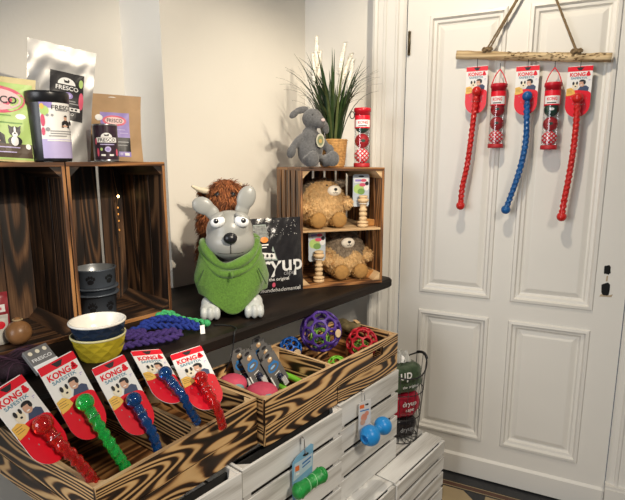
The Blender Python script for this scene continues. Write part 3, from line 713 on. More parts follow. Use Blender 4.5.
def bear(label, loc, rz, W, variant):
    t = thing('plush_bear', label, 'plush toy', loc, rz, 'bear plushes in the small crate')
    tan = [pm('tan_fur', (.60, .37, .155), .9, .12, 60), pm('light_tan_fur', (.68, .45, .215), .9, .2, 60)]
    gry = [pm('taupe_fur', (.21, .155, .105), .9, .2, 60), pm('taupe_fur_light', (.30, .23, .16), .9, .2, 60)]
    r = W / 2; 
    body = blob([((0, .0, r * .98), (r, r * .86, r * .98)), ((0, -.01, r * .75), (r * 1.0, r * .84, r * .72))], .007, 8)
    if variant == 0: grey = lambda q: q.z > r * 1.30 - .30 * q.y * 0 and q.y > -r * .32 - .5 * (q.x - .01) * 0 and q.x < r * .75 or (q.y > r * .25 and q.z > r * .9)
    else: grey = lambda q: q.z > r * 1.12 - .12 * q.x + .018 * sin(q.x * 55) or q.y > r * .2
    mb = MB(tan[0])
    for p in body.polygons:
        mb.mat(gry[0] if grey(p.center) else tan[0]); mb.add([body.vertices[k].co for k in p.vertices], [tuple(range(len(p.vertices)))], True)
    fur(mb, body, 14000, .014, .0042, tan, (0, 0, -.6), lambda q, n, rr: rr.choice(gry if grey(q) else tan), .6, 3)
    mb.build('body', t)
    head = (.035, 1.48) if variant == 0 else (-.005, 1.55)
    mz = MB(pm('muzzle_cream', (.78, .70, .58), .9, .08, 80, .4, 300))
    hx, hz = head[0], r * head[1]; yy = -r * .86 * math.sqrt(max(.05, 1 - ((hz - r * .98) / (r * .98)) ** 2)) 
    mz.ball((hx, yy - .004, hz), (.033, .019, .024)); mz.build('muzzle', t)
    fc = MB(BLACK); fc.ball((hx, yy - .022, hz + .007), (.0080, .005, .0065)); fc.build('nose', t); fc = MB(BLACK); fc.tube([(hx, yy - .0225, hz + .003), (hx, yy - .0225, hz - .006)], .001, 5)
    fc.tube(spline([(hx - .012, yy - .0205, hz - .005), (hx - .006, yy - .022, hz - .009), (hx, yy - .0225, hz - .006), (hx + .006, yy - .022, hz - .009), (hx + .012, yy - .0205, hz - .005)], 5), .0011, 5)
    fc.build('mouth', t)
    for sx in (-1, 1): fc = MB(BLACK); fc.ball((hx + sx * .030, yy + .010, hz + .024), .0038, 10, 7); fc.build('eye', t)
    for sx in (-1, 1):
        e = blob([((hx + sx * .05, yy + .045, hz + (.032 if variant == 0 else .03)), (.018, .010, .014), rotm(0, sx * 25, 0))], .004, 3)
        m = MB(gry[0]).mesh(e); fur(m, e, 350, .009, .003, gry, (0, 0, 0), None, .8, 5); m.build('ear', t)
        az = r * (.86 if sx < 0 else 1.0); a = blob([((sx * r * .86, -r * .40, az), (.030, .034, .026), rotm(0, sx * 20, 0)), ((sx * r * .90, -r * .66, az - .004), (.025, .022, .024))], .005, 4)
        m = MB(tan[1]).mesh(a); fur(m, a, 900, .013, .0035, tan, (0, 0, -.4), None, .75, 9); m.build('arm', t)
        f = blob([((sx * r * .42, -r * .78, .034), (.036, .044, .031), rotm(0, 0, sx * -14)), ((sx * r * .44, -r * 1.05, .038), (.036, .018, .036))], .005, 4)
        m = MB(pm('golden_foot', (.36, .19, .055), .85, .15, 80, .4, 300)).mesh(f); fur(m, f, 500, .008, .003, [pm('golden_fur', (.42, .24, .08), .9, .2)], (0, 0, -.2), lambda q, n, rr: None if n.y < -.55 else MATS['golden_fur'], .8, 4); m.build('foot', t)
    return t
bear('round tan bear plush in the upper tier of the small crate', F(.143, .155, .2545), 18, .222, 0)
bear('round bear plush with a taupe head in the lower tier of the small crate', F(.252, .15, .0145), 18, .214, 1)

def spool(label, loc):
    t = thing('wooden_chew_toy', label, 'dog toy', loc, 18, 'wooden toys in the small crate')
    m = pm('raw_beech', (.62, .44, .25), .6, .1, 60); mb = MB(m)
    prof = [(0, 0), (.024, 0)]
    for (z0, z1, rr) in ((0, .014, .025), (.016, .026, .0255), (.03, .046, .018), (.050, .066, .0185), (.070, .084, .018), (.112, .128, .025), (.130, .142, .021)):
        prof += [(rr * .72, z0), (rr * .96, z0 + .002), (rr, (z0 + z1) / 2), (rr * .96, z1 - .002), (rr * .72, z1)]
    prof += [(0, .142)]; mb.lathe(prof, 24); mb.build('bead_stack', t)
    c = MB(pm('card_pale_blue', (.50, .56, .62), .45, .06)); pts = []
    w, z0, z1 = .040, .090, .236
    for cx, cz, a0 in ((w - .01, z1 - .01, 0), (-w + .01, z1 - .01, pi / 2), (-w + .01, z0 + .01, pi), (w - .01, z0 + .01, 1.5 * pi)):
        pts += [(cx + .01 * cos(a0 + i * pi / 10), cz + .01 * sin(a0 + i * pi / 10)) for i in range(6)]
    c.prism(pts, .026, .0275); y = .0255
    c.mat(MBLACK); c.disc(0, .226, .014, .004, y); c.mat(WHITE); c.rect(-.034, .034, .198, .218, y); c.mat(PURP); c.rect(-.03, .0, .203, .213, y - .0005); c.mat(PINKP); c.disc(.012, .208, .014, .007, y - .0005)
    c.mat(GREENP); c.disc(-.012, .17, .025, .022, y); c.mat(pm('print_leaf', (.18, .33, .09), .5)); c.disc(.0, .158, .018, .014, y - .0005); c.mat(WHITE); c.disc(.026, .178, .013, .016, y - .0006); c.mat(PINKP); c.disc(.006, .188, .016, .008, y - .0008)
    c.mat(MBLACK); c.disc(.028, .194, .009, .009, y - .0009); c.build('backing_card', t)
    ti = MB(WHITE); ti.tube([(.020 * cos(a), .003 + .024 * sin(a), .106) for a in [2 * pi * i / 16 for i in range(17)]], .0015, 5); ti.build('tie', t)
    return t
sp = spool('beech chew spool on a card beside the upper bear', F(.312, .055, .2545))
dup(sp, 'beech chew spool on a card beside the lower bear', F(.098, .045, .0145), 18)
for lab, x, z in (('orange-brown chew block lying beside the upper bear in the small crate', .345, .2545), ('brown chew block tucked behind the lower bear foot', .352, .0145)):
    mb = MB(pm('chew_brown', (.38, .17, .045), .6, .2, 60, .3)); mb.prism([(-.026, 0), (.028, 0), (.030, .030), (-.026, .036)][::-1], -.018, .02)
    tag(mb.build('chew_block', loc=F(x, .075, z), rot=(0, 0, R(18 + 12)), bevel=.004), lab, 'dog chew', 'chew blocks in the small crate')

# ------------------------------------------------------------------ dog figure, cow plush, bag
def dog():
    t = thing('dog_figure', 'grey dog figure in a green fleece poncho standing on the shelf', 'figure', S(1.185, 1.385, 1.031), 10)
    gm = pm('dog_grey', (.30, .30, .28), .32, .06, 8, .06, 30); pw = pm('paw_pale', (.46, .48, .47), .35, .08)
    b = blob([((0, .0, .30), (.085, .078, .075)), ((0, -.022, .265), (.089, .080, .066)), ((0, -.028, .305), (.074, .066, .072)), ((0, .02, .2), (.06, .06, .09)), ((0, .02, .1), (.09, .075, .09)), ((-.06, -.0, .04), (.035, .04, .04)), ((.06, 0, .04), (.035, .04, .04))], .006, 10)
    MB(gm).mesh(b).build('body', t)
    for sx in (-1, 1):
        if sx < 0: el = [((-.062, .0, .368), (.026, .012, .034), rotm(0, -40, 0)), ((-.092, -.004, .392), (.040, .0125, .032), rotm(0, 22, 0))]
        else: el = [((.046, .0, .375), (.026, .013, .034), rotm(0, 15, 0)), ((.062, -.004, .418), (.034, .0135, .047), rotm(0, 24, 0))]
        MB(gm).mesh(blob(el, .004, 5)).build('ear', t)
        ey = MB(pm('eye_white', (.85, .86, .86), .2, .01)); ex, ez = sx * .041, .343
        ey.ball((ex, -.081, ez), (.026, .018, .0205), 20, 14, rotm(0, sx * 20, 0)); ey.mat(BLACK); ey.ball((ex + sx * .005, -.0970, ez + .004), (.0088, .0045, .0088)); ey.mat(MATS['eye_white']); ey.ball((ex + sx * .004, -.1005, ez + .007), .0022, 8, 6)
        ey.build('eye', t)
        li = MB(gm); li.ball((ex + sx * .003, -.0745, ez + .0165), (.0270, .0190, .0120), 20, 12, rotm(14, sx * 24, 0)); li.build('eyelid', t)
        p = blob([((sx * .076, -.075, .030), (.037, .048, .030)), ((sx * .076, -.055, .045), (.034, .036, .032)), ((sx * .054, -.112, .026), (.013, .017, .024)), ((sx * .076, -.118, .027), (.013, .017, .025)), ((sx * .098, -.112, .026), (.013, .017, .024))], .004, 3)
        MB(pw).mesh(p).build('paw', t)
    nz = MB(BLACK); nz.ball((0, -.107, .288), (.024, .018, .020)); nz.mat(pm('mouth_line', (.05, .048, .045), .6))
    surf = lambda x, z: -.022 - .081 * math.sqrt(max(.0, 1 - (x / .089) ** 2 - ((z - .265) / .068) ** 2)) + .0012
    nz.tube([(0, surf(0, z), z) for z in [.272 - .004 * i for i in range(11)]], .0016, 6)
    for sx in (-1, 1): nz.tube([(sx * x, surf(x, .228 + 2.6 * x * x - .06 * x), .232 - .10 * x + 3.2 * x * x) for x in [.005 * i for i in range(10)]], .0017, 6)
    nz.build('nose', t)
    # poncho
    fl = pm('green_fleece', (.085, .185, .022), .95, .22, 160, .6, 420, sheen=.25); dk = pm('green_seam', (.03, .06, .02), .9)
    mb = MB(fl); n = 72; m = 30; vs = []; fs = []
    for j in range(m + 1):
        v = j / m
        for i in range(n):
            a = 2 * pi * i / n; front = max(0, -sin(a)); side = abs(cos(a))
            hem = .086 - .066 * front ** 6 - .004 * side; top = .262 - .066 * front ** 1.5
            z = top + (hem - top) * v
            rx = .094 + .040 * min(1, v * 1.35) ** .8 - .012 * max(0, v - .72) / .28; ry = .096 + .020 * v ** .8
            k = 1 + .035 * v * sin(a * 5 + 1.3) + .022 * v * sin(a * 9 + 2 * v) + .02 * sin(a * 3 + 7 * v) * v
            vs.append((rx * k * cos(a), .004 + ry * k * sin(a), z))
    for j in range(m):
        for i in range(n):
            k = (i + 1) % n; fs.append((j * n + i, (j + 1) * n + i, (j + 1) * n + k, j * n + k))
    mb.add(vs, fs, True)
    po = mb.build('poncho', t, solid=.006)
    cw = MB(fl)
    for q, (rr, dz, rad) in enumerate(((.095, .003, .015), (.101, -.022, .012))):
        P = []
        for i in range(61):
            a = 2 * pi * i / 60; front = max(0, -sin(a)); P.append((rr * cos(a) * 1.0, .004 + (rr + .002) * sin(a), .258 + dz - (.072 + q * .006) * front ** 1.4 + .004 * sin(a * 4 + q)))
        cw.tube(P, [rad * (1 + .22 * sin(i * .42 + q * 2)) for i in range(61)], 12)
    cw.build('cowl', po)
    sm_ = MB(dk)
    for sx in (-1, 1):
        sm_.tube([(sx * (.095 + .026 * f), -.083 - .012 * f, .175 - .055 * f) for f in [i / 8 for i in range(9)]], .0022, 6)
    sm_.build('pocket_trim', po)
    bu = MB(fl); bu.tube([(.0, -.128, .180), (.001, -.131, .166), (.0, -.129, .152)], [.004, .005, .003], 8); bu.build('cord_end', po)
dog()
def cow():
    t = thing('plush_cow', 'shaggy red-brown highland cow plush behind the dog figure', 'plush toy', S(1.325, 1.60, 1.036), 10)
    fm = [pm('rust_fur', (.26, .078, .024), .85, .25, 50), pm('rust_fur_light', (.36, .125, .042), .85, .25, 50), pm('rust_fur_dark', (.13, .040, .015), .85, .25, 50)]
    b = blob([((-.012, .0, .16), (.085, .085, .16)), ((-.012, .0, .30), (.080, .075, .10)), ((.020, -.005, .405), (.068, .066, .066)), ((.040, -.05, .36), (.05, .05, .048)), ((.01, .0, .33), (.07, .07, .07))], .008, 6)
    mb = MB(fm[0]).mesh(b); fur(mb, b, 15000, .032, .004, fm, (0, 0, -.8), None, .6, 21, .4)
    mb.build('body', t)
    hm = pm('horn_cream', (.74, .66, .50), .5, .08)
    MB(hm).tube(spline([(-.02, -.01, .425), (-.055, -.018, .425), (-.085, -.022, .432), (-.112, -.024, .446)], 6), [.017 * (1 - .75 * (i / 18) ** 1.3) for i in range(19)], 12).build('horn', t)
    MB(hm).tube(spline([(.06, .03, .425), (.075, .06, .428), (.083, .085, .436), (.087, .105, .45)], 6), [.017 * (1 - .75 * (i / 18) ** 1.3) for i in range(19)], 12).build('horn', t)
    e = blob([((.095, .0, .425), (.032, .012, .018), rotm(0, -25, 0))], .004, 3); m = MB(fm[2]).mesh(e); fur(m, e, 300, .016, .003, fm[::2], (0.2, 0, -.3), None, .6, 2); m.build('ear', t)
    e = blob([((-.06, .02, .405), (.032, .012, .018), rotm(0, 25, 0))], .004, 3); m = MB(fm[2]).mesh(e); fur(m, e, 300, .016, .003, fm[::2], (-.2, 0, -.3), None, .6, 2); m.build('ear', t)
    for q in ((.048, -.072, .412), (-.012, -.066, .412)): ey = MB(BLACK); ey.ball(q, .011); ey.build('eye', t)
cow()

def sheet_bag(mb, W, H, T, fn=None):
    """pillow bag: returns surface function front(x,z)->y"""
    def th(u, v): return T * max(0, 1 - abs(u) ** 3) * max(0, 1 - abs(2 * v - 1) ** 4)
    return th
def cape_bag():
    t = thing('cape_bag', 'black plastic bag with large dryup lettering leaning on the small crate', 'packaged cape', mat=Matrix.Translation(S(1.452, 1.435, 1.033)) @ Matrix.Rotation(R(24), 4, 'Z') @ Matrix.Rotation(R(-6), 4, 'X'))
    W, H, T = .275, .315, .026; m = pm('black_film', (.018, .017, .019), .22, .2, 30, .35, 55); mb = MB(m)
    f = lambda x, z: -T * max(0, 1 - abs(2 * x / W) ** 3) * max(0, 1 - abs(2 * z / H - 1) ** 4) - .0015 + .0016 * sin(x * 60 + z * 35) * (1 - abs(2 * x / W)) + .001 * sin(x * 150 - z * 90)
    nx, nz = 30, 30
    for s in (1, -1):
        vs = [((-.5 + i / nx) * W, (f((-.5 + i / nx) * W, j / nz * H) if s > 0 else .5 * -f((-.5 + i / nx) * W, j / nz * H)), j / nz * H) for j in range(nz + 1) for i in range(nx + 1)]
        fs = [(j * (nx + 1) + i, j * (nx + 1) + i + 1, (j + 1) * (nx + 1) + i + 1, (j + 1) * (nx + 1) + i) for j in range(nz) for i in range(nx)]
        mb.add(vs, fs if s > 0 else [q[::-1] for q in fs], True)
    mb.build('bag', t)
    lt = MB(pm('film_print_white', (.70, .70, .70), .35, .03)); lt.warp = lambda p: Vector((p.x, f(p.x, p.z) + p.y, p.z))
    lt.text('dryup', .015, .116, -.0012, w=.243, h=.088, bold=.014); lt.mat(GREYP); lt.text('cape', .068, .080, -.0014, w=.05, bold=0)
    lt.mat(WHITE); lt.text('the original', .022, .060, -.0012, w=.088, bold=.008); lt.text('www.hundebademantel', .005, .016, -.0012, w=.235, bold=.0)
    lt.mat(PINKP); lt.disc(.0, .038, .007, .010, -.0012); lt.build('lettering', t)
    ins = MB(pm('insert_card', (.30, .36, .33), .35, .12, 40)); ins.warp = lambda q: (lambda p: Vector((p.x, f(p.x, p.z) - .004 + p.y, p.z)))(Vector((q.x + .052, q.y, q.z)))
    def rq(pts, y): ins.poly(pts, y)
    ins.poly([(-.128, .150), (-.035, .140), (-.075, .290), (-.128, .290)], 0)
    ins.mat(pm('insert_photo', (.15, .16, .15), .4, .5, 90)); ins.poly([(-.126, .232), (-.066, .232), (-.078, .287), (-.126, .287)], -.0008)
    ins.mat(pm('insert_orange', (.75, .26, .05), .5)); ins.disc(-.088, .228, .017, .012, -.0016); ins.mat(WHITE); ins.poly([(-.126, .156), (-.042, .147), (-.048, .170), (-.126, .180)], -.0008)
    ins.mat(MBLACK); [ins.disc(-.115 + .018 * i, .165 - .0012 * i, .005, .007, -.0014) for i in range(4)]
    ins.mat(WHITE); ins.rect(-.118, -.072, .205, .210, -.0012); ins.rect(-.118, -.08, .195, .199, -.0012); ins.build('insert_card', t)
    gl = MB(WHITE); rr = random.Random(4)
    for i in range(46):
        x = rr.uniform(-.02, .12); z = rr.uniform(.24, .305); gl.disc(x, z, rr.uniform(.0005, .0016), rr.uniform(.0005, .0012), f(x, z) - .0008, 6)
    gl.build('printed_speckle', t)
cape_bag()

# ------------------------------------------------------------------ food packs on the crates (top at z 1.571)
TOP = 1.5775
FIL = .0
def pouch(name, label, loc, rz, W, H, T, m, tilt=0, lean=0, draw=None, group=None, seal=.1, notch=True, wr=.0022, m2=None):
    t = thing(name, label, 'pouch', mat=Matrix.Translation(loc) @ Matrix.Rotation(R(rz), 4, 'Z') @ Matrix.Rotation(R(lean), 4, 'X') @ Matrix.Rotation(R(tilt), 4, 'Y'), group=group)
    def g(v):
        if v < .10: return .80 + 2.0 * v
        if v > 1 - seal: return .0
        return max(0., 1 - ((v - .10) / (.90 - seal)) ** 1.8)
    def f(x, z):
        u = 2 * x / W; v = z / H
        return -(T / 2 * max(0, 1 - abs(u) ** 2.6) * g(v) + .0016 + (wr * (sin(x * 47 + 31 * z + W * 90) + .7 * sin(x * 110 - 60 * z) + .5 * sin(90 * z)) * (.4 + .6 * abs(u)) * (1 if v < 1 - seal else .35)))
    mb = MB(m); nx, nz = 28, 36
    def px(x, z): return x * (1 - .05 * sin(pi * min(1, z / H)))
    for s in (1, -1):
        vs = [(px((-.5 + i / nx) * W, j / nz * H), f((-.5 + i / nx) * W, j / nz * H) * s * (1 if s > 0 else .8), j / nz * H) for j in range(nz + 1) for i in range(nx + 1)]
        fs = [(j * (nx + 1) + i, j * (nx + 1) + i + 1, (j + 1) * (nx + 1) + i + 1, (j + 1) * (nx + 1) + i) for j in range(nz) for i in range(nx)]
        mb.add(vs, fs if s > 0 else [q[::-1] for q in fs], True)
    # bottom and side closing
    vs = [];
    for i in range(nx + 1): x = (-.5 + i / nx) * W; vs += [(px(x, 0), f(x, 0), 0), (px(x, 0), -f(x, 0) * .8, 0)]
    mb.add(vs, [(2 * i, 2 * i + 1, 2 * i + 3, 2 * i + 2) for i in range(nx)], True)
    mb.build('pouch_body', t)
    lb = MB(WHITE); lb.warp = lambda p: Vector((px(p.x, p.z), f(p.x, p.z) + p.y, p.z))
    if notch:
        hb = MB(WHITE); hb.warp = lb.warp; hb.prism([(-.014, H * .955), (.014, H * .955), (.005, H * .968), (-.005, H * .968)], -.0008, -.0004); hb.build('hang_hole', t)
    if draw: draw(lb, W, H)
    if lb.v: lb.build('printed_label', t)
    return t
def man(lb, cx, cz, k, y):
    lb.mat(MBLACK); lb.poly([(cx - .9 * k, cz - 1.3 * k), (cx + .9 * k, cz - 1.3 * k), (cx + .8 * k, cz - .35 * k), (cx + .3 * k, cz), (cx - .3 * k, cz), (cx - .8 * k, cz - .35 * k)], y)
    lb.mat(SKIN); lb.disc(cx, cz + .35 * k, .34 * k, .42 * k, y - .0004); lb.mat(MBLACK); lb.disc(cx, cz + .55 * k, .38 * k, .32 * k, y - .0008, 12, 0, pi)
    lb.mat(SKIN); lb.disc(cx - .2 * k, cz - 1.0 * k, .6 * k, .14 * k, y - .0006)
def fresco(lb, cx, cz, w, h, y, m): lb.mat(m); lb.text('FRESCO', cx, cz, y, w=w, h=h, bold=.018)
def d_silver(lb, W, H):
    y = -.001; ow = lb.warp; lb.warp = lambda p: ow(Vector((p.x - .024, p.y, p.z + .022))); lb.mat(MBLACK); lb.rect(-.012, .095, .115, .275, y, 10, 12)
    lb.mat(WHITE); lb.disc(.040, .233, .028, .024, y - .0006, 20, 0, pi); fresco(lb, .042, .221, .072, .015, y - .0012, WHITE); lb.mat(MBLACK); lb.poly([(.033, .239), (.047, .239), (.049, .247), (.045, .252), (.043, .246), (.034, .247), (.030, .250)], y - .0012)
    lb.mat(PINKP); lb.disc(.088, .185, .008, .03, y - .0006); lb.mat(GREENP); lb.disc(.086, .245, .007, .014, y - .0006)
    lb.mat(PURP); lb.disc(.045, .196, .016, .011, y - .0006); lb.mat(LILAC); lb.disc(.045, .196, .010, .006, y - .001)
    lb.mat(WHITE); lb.rect(.005, .085, .146, .158, y - .0006, 6, 1); lb.mat(GREYP); lb.rect(.01, .08, .170, .173, y - .0006, 6, 1); lb.rect(.01, .07, .178, .181, y - .0006, 6, 1)
    lb.mat(MBLACK); [lb.rect(.008 + .012 * i, .016 + .012 * i, .149, .155, y - .0012) for i in range(6)]
    lb.mat(WHITE); lb.text('FRESCO', .045, .135, y - .0008, w=.04, bold=.0)
foil = pm('silver_foil', (.46, .45, .44), .46, .14, 14, .5, 14, metal=.7)
pouch('food_pouch', 'tall silver foil pouch with a black label, behind the black tub', S(.752, 1.745, TOP), 33, .208, .385, .07, foil, 8, -6, d_silver, 'food packs on the crates', .13, True, .0025)
def d_kraft(lb, W, H):
    y = -.001; lb.mat(PURP); lb.rect(-.045, .056, .066, .172, y, 12, 12)
    lb.mat(PINKP); lb.disc(.004, .143, .042, .019, y - .0006, 24); lb.mat(pm('print_rose', (.80, .55, .55), .5)); lb.disc(.004, .143, .034, .013, y - .001, 24); fresco(lb, .004, .143, .054, .013, y - .0016, MBLACK)
    lb.mat(WHITE); lb.disc(-.050, .152, .013, .011, y - .001); lb.mat(MBLACK); lb.rect(-.012, .056, .034, .084, y - .0006, 8, 5); lb.mat(LILAC); lb.rect(-.01, .04, .110, .113, y - .0008, 6, 1); lb.rect(.02, .05, .098, .101, y - .0008, 4, 1)
    lb.mat(SKIN); lb.disc(-.008, .092, .006, .008, y - .001); lb.mat(MBLACK); lb.disc(-.008, .098, .0065, .006, y - .0014); lb.mat(GREYP); lb.rect(-.005, .045, .055, .058, y - .001, 6, 1); lb.rect(-.005, .05, .066, .070, y - .001, 6, 1)
    lb.mat(PURP); lb.rect(-.045, .056, .016, .034, y, 10, 3); lb.mat(LILAC); lb.disc(.0, .025, .005, .005, y - .0006); lb.disc(.022, .025, .005, .005, y - .0006); lb.mat(WHITE); lb.rect(.034, .05, .02, .03, y - .0006)
kraft = pm('kraft_paper', (.42, .27, .145), .7, .08, 20, .2, 60)
pouch('food_pouch', 'brown kraft paper pouch with a purple label, standing by the can', S(.953, 1.735, TOP), 26, .198, .236, .045, kraft, 1.5, -4, d_kraft, 'food packs on the crates', .12)
def d_green(lb, W, H):
    y = -.001; lb.mat(GREENP); lb.rect(-W * .485, W * .455, .006, H * .93, y, 16, 18)
    lb.mat(PINKP); lb.disc(.005, .178, .075, .040, y - .0006, 28); lb.mat(pm('print_rose', (.80, .55, .55), .5)); lb.disc(.005, .178, .064, .031, y - .001, 28); fresco(lb, .005, .178, .104, .022, y - .0016, MBLACK)
    lb.mat(WHITE); lb.disc(.066, .132, .014, .008, y - .0008); lb.mat(pm('print_leaf', (.18, .33, .09), .5)); lb.rect(-.06, .04, .131, .135, y - .0008, 8, 1); lb.rect(-.06, .07, .110, .114, y - .0008, 8, 1)
    lb.mat(pm('print_dark_brown', (.085, .055, .035), .5)); lb.rect(-W * .485, W * .43, .012, .052, y - .0008, 14, 3)
    man(lb, .0, .085, .026, y - .001)
    lb.mat(MBLACK); lb.disc(.048, .060, .019, .014, y - .0014); lb.mat(WHITE); lb.disc(.047, .060, .010, .014, y - .0018)
    lb.mat(MBLACK); lb.disc(.048, .088, .0155, .0145, y - .002); lb.poly([(.033, .090), (.040, .100), (.031, .106)], y - .002); lb.poly([(.056, .100), (.063, .090), (.065, .106)], y - .002)
    lb.mat(WHITE); lb.disc(.048, .092, .003, .010, y - .0024); lb.disc(.048, .079, .0075, .0075, y - .0024); lb.mat(MBLACK); lb.disc(.048, .082, .003, .0022, y - .0028)
    lb.mat(LILAC); lb.rect(.0, .06, .040, .043, y - .0014, 5, 1); lb.rect(-.05, .05, .026, .029, y - .0014, 6, 1); lb.mat(WHITE); lb.disc(.082, .046, .007, .008, y - .0014)
pouch('food_pouch', 'lime green food pouch printed with a dog, at the left edge', S(.545, 1.655, TOP), 34, .215, .245, .05, pm('green_pouch_edge', (.62, .52, .25), .5, .1), 3, -4, d_green, 'food packs on the crates', .08, False)
pouch('food_pouch', 'plain grey pouch standing behind the lime green pouch', S(.615, 1.765, TOP), 40, .20, .255, .045, pm('grey_pouch', (.34, .33, .31), .5, .08), 2, -3, None, 'food packs on the crates', .12)
def tub():
    r = .0585; h = .205
    t = thing('food_tub', 'black plastic tub with a white and lilac label on the crate', 'tub', S(.688, 1.625, TOP), 36)
    mb = MB(BLACK); mb.lathe([(0, 0), (r * .93, 0), (r * .95, .004), (r * .985, h - .03), (r * .985, h - .026), (0, h - .026)], 48); mb.build('tub_body', t)
    mb = MB(BLACK); mb.lathe([(r * .99, h - .033), (r * 1.02, h - .032), (r * 1.03, h - .006), (r * 1.02, h), (r * .9, h), (r * .88, h - .004), (0, h - .004)], 48); mb.build('lid', t)
    lb = MB(WHITE); k = lambda z: r * (.95 + .042 * z / h)
    off = .30 * r
    lb.warp = lambda p: Vector(((k(p.z) + .0006 - p.y) * sin((p.x) / r + .38), -(k(p.z) + .0006 - p.y) * cos((p.x) / r + .38), p.z))
    lb.rect(-.055, .058, .010, .172, 0, 26, 10); y = -.0006
    lb.mat(LILAC); lb.rect(-.055, .058, .010, .066, y, 26, 4)
    lb.mat(PURP); lb.rect(-.055, -.020, .156, .172, y, 8, 1); lb.mat(GREENP); lb.disc(-.042, .148, .012, .014, y - .0006); lb.mat(PINKP); lb.disc(-.048, .12, .006, .018, y - .0006); lb.mat(YEL); lb.disc(-.048, .16, .006, .008, y - .001); lb.mat(PINKP); lb.disc(-.049, .088, .005, .012, y - .0006)
    fresco(lb, .014, .158, .074, .013, y - .001, MBLACK); lb.mat(GREYP); lb.rect(-.012, .03, .148, .151, y - .0008, 6, 1)
    man(lb, .018, .122, .017, y - .001); lb.mat(WHITE); lb.disc(.038, .104, .006, .008, y - .002); lb.mat(MBLACK); lb.disc(.038, .115, .007, .007, y - .0024)
    lb.mat(GREYP)
    for i, (a, b) in enumerate(((-.03, .05), (-.03, .045), (-.035, .02))): lb.rect(a, b, .088 - i * .007, .091 - i * .007, y - .001, 8, 1)
    lb.disc(-.035, .135, .004, .004, y - .001); lb.disc(-.022, .135, .004, .004, y - .001); lb.disc(-.036, .094, .006, .006, y - .001); lb.mat(WHITE); lb.rect(-.04, .04, .060, .064, y - .001, 8, 1)
    lb.build('printed_label', t)
tub()
def can():
    r = .0395; h = .122
    t = thing('food_can', 'small dark food can standing before the kraft pouch', 'can', S(.872, 1.64, TOP), 28)
    mb = MB(STEEL); mb.lathe([(0, .002), (r * .95, .002), (r * .97, 0), (r, .002), (r, .004), (r * .985, .006), (r * .985, h - .005), (r, h - .003), (r, h), (r * .95, h), (r * .93, h - .005), (0, h - .005)], 40); mb.build('can_body', t)
    lb = MB(pm('can_wrap', (.035, .018, .03), .3, .4, 60)); lb.warp = lambda p: Vector(((r * .99 + .0004 - p.y) * sin(p.x / r), -(r * .99 + .0004 - p.y) * cos(p.x / r), p.z))
    lb.rect(-pi * r, pi * r, .006, h - .005, 0, 40, 3); y = -.0006
    lb.mat(WHITE); lb.rect(-.034, .034, .062, .078, y, 14, 2); lb.disc(0, .079, .018, .014, y, 18, 0, pi); fresco(lb, 0, .070, .054, .011, y - .0006, MBLACK); lb.mat(MBLACK); lb.poly([(-.006, .082), (.006, .082), (.008, .088), (.004, .090), (.003, .087), (-.005, .087), (-.008, .090)], y - .0006)
    lb.mat(LILAC); lb.disc(.002, .040, .010, .009, y); lb.mat(PURP); lb.disc(.002, .040, .006, .005, y - .0006); lb.mat(GREENP); lb.disc(-.018, .040, .004, .005, y); lb.mat(PINKP); lb.disc(-.030, .03, .004, .014, y); lb.disc(-.036, .065, .004, .010, y); lb.disc(.034, .03, .005, .012, y)
    lb.mat(WHITE); lb.rect(-.02, -.006, .018, .024, y, 3, 1); lb.rect(.006, .02, .018, .024, y, 3, 1); lb.mat(LILAC); lb.rect(-.022, .024, .054, .057, y, 6, 1); lb.build('printed_label', t)
can()

# ------------------------------------------------------------------ bowls, ropes and small things on the shelf
def bowl_facets(name, label, loc, r, h, outer, inner, group, lift=0):
    t = thing(name, label, 'bowl', loc, 12, group); n = 12; rows = 4; mb = MB(outer); rb = r * .70; off = lambda j: .5 if j % 2 else 0
    ring = []
    for j in range(rows + 1):
        f = j / rows; rad = rb + (r * .985 - rb) * f ** .8; ring.append([(rad * (1 + (.06 if (i + j) % 2 == 0 else -.03) * (0 if j in (0, rows) else 1)) * cos(2 * pi * (i + off(j)) / n), rad * sin(2 * pi * (i + off(j)) / n), h * .92 * f) for i in range(n)])
    vs = [p for q in ring for p in q]; fs = []
    for j in range(rows):
        for i in range(n):
            k = (i + 1) % n; a, b, c, d = j * n + i, j * n + k, (j + 1) * n + k, (j + 1) * n + i
            fs += ([(a, b, d), (b, c, d)] if j % 2 == 0 else [(a, c, d), (a, b, c)])
    fs.append(tuple(range(n))[::-1]); mb.add(vs, fs); mb.build('outer_bowl', t)
    mb = MB(inner); mb.lathe([(r * .955, h * .90), (r * 1.0, h * .93), (r * 1.0, h * .985), (r * .985, h), (r * .95, h), (r * .93, h * .97), (r * .85, h * .55), (r * .74, h * .2), (0, h * .14)], 48); mb.build('inner_glaze', t)
YB = pm('mustard_glaze', (.46, .36, .025), .28, .12, 20); NB = pm('navy_glaze', (.012, .022, .045), .25, .15, 20); CG = pm('cream_glaze', (.80, .77, .70), .25, .03)
bowl_facets('feeding_bowl', 'mustard yellow faceted bowl on the shelf under the navy bowl', S(.648, 1.335, 1.031), .0745, .070, YB, pm('pale_yellow_glaze', (.60, .55, .30), .25, .03), 'stacked ceramic bowls')
bowl_facets('feeding_bowl', 'navy faceted bowl with a white inside, stacked on the yellow bowl', S(.648, 1.335, 1.031 + .043), .0765, .066, NB, CG, 'stacked ceramic bowls')
def paw(mb, a, z, r, k):
    def w(x, zz): return (r * sin(a + x / r), -r * cos(a + x / r), z + zz)
    for x, zz, rx, rz in ((0, -.004, .010, .008), (-.011, .006, .004, .006), (-.004, .011, .004, .006), (.004, .011, .004, .006), (.011, .006, .004, .006)):
        n = 12; mb.add([w(x * k, zz * k)] + [w((x + rx * cos(2 * pi * i / n)) * k, (zz + rz * sin(2 * pi * i / n)) * k) for i in range(n)], [(0, 1 + i, 1 + (i + 1) % n) for i in range(n)])
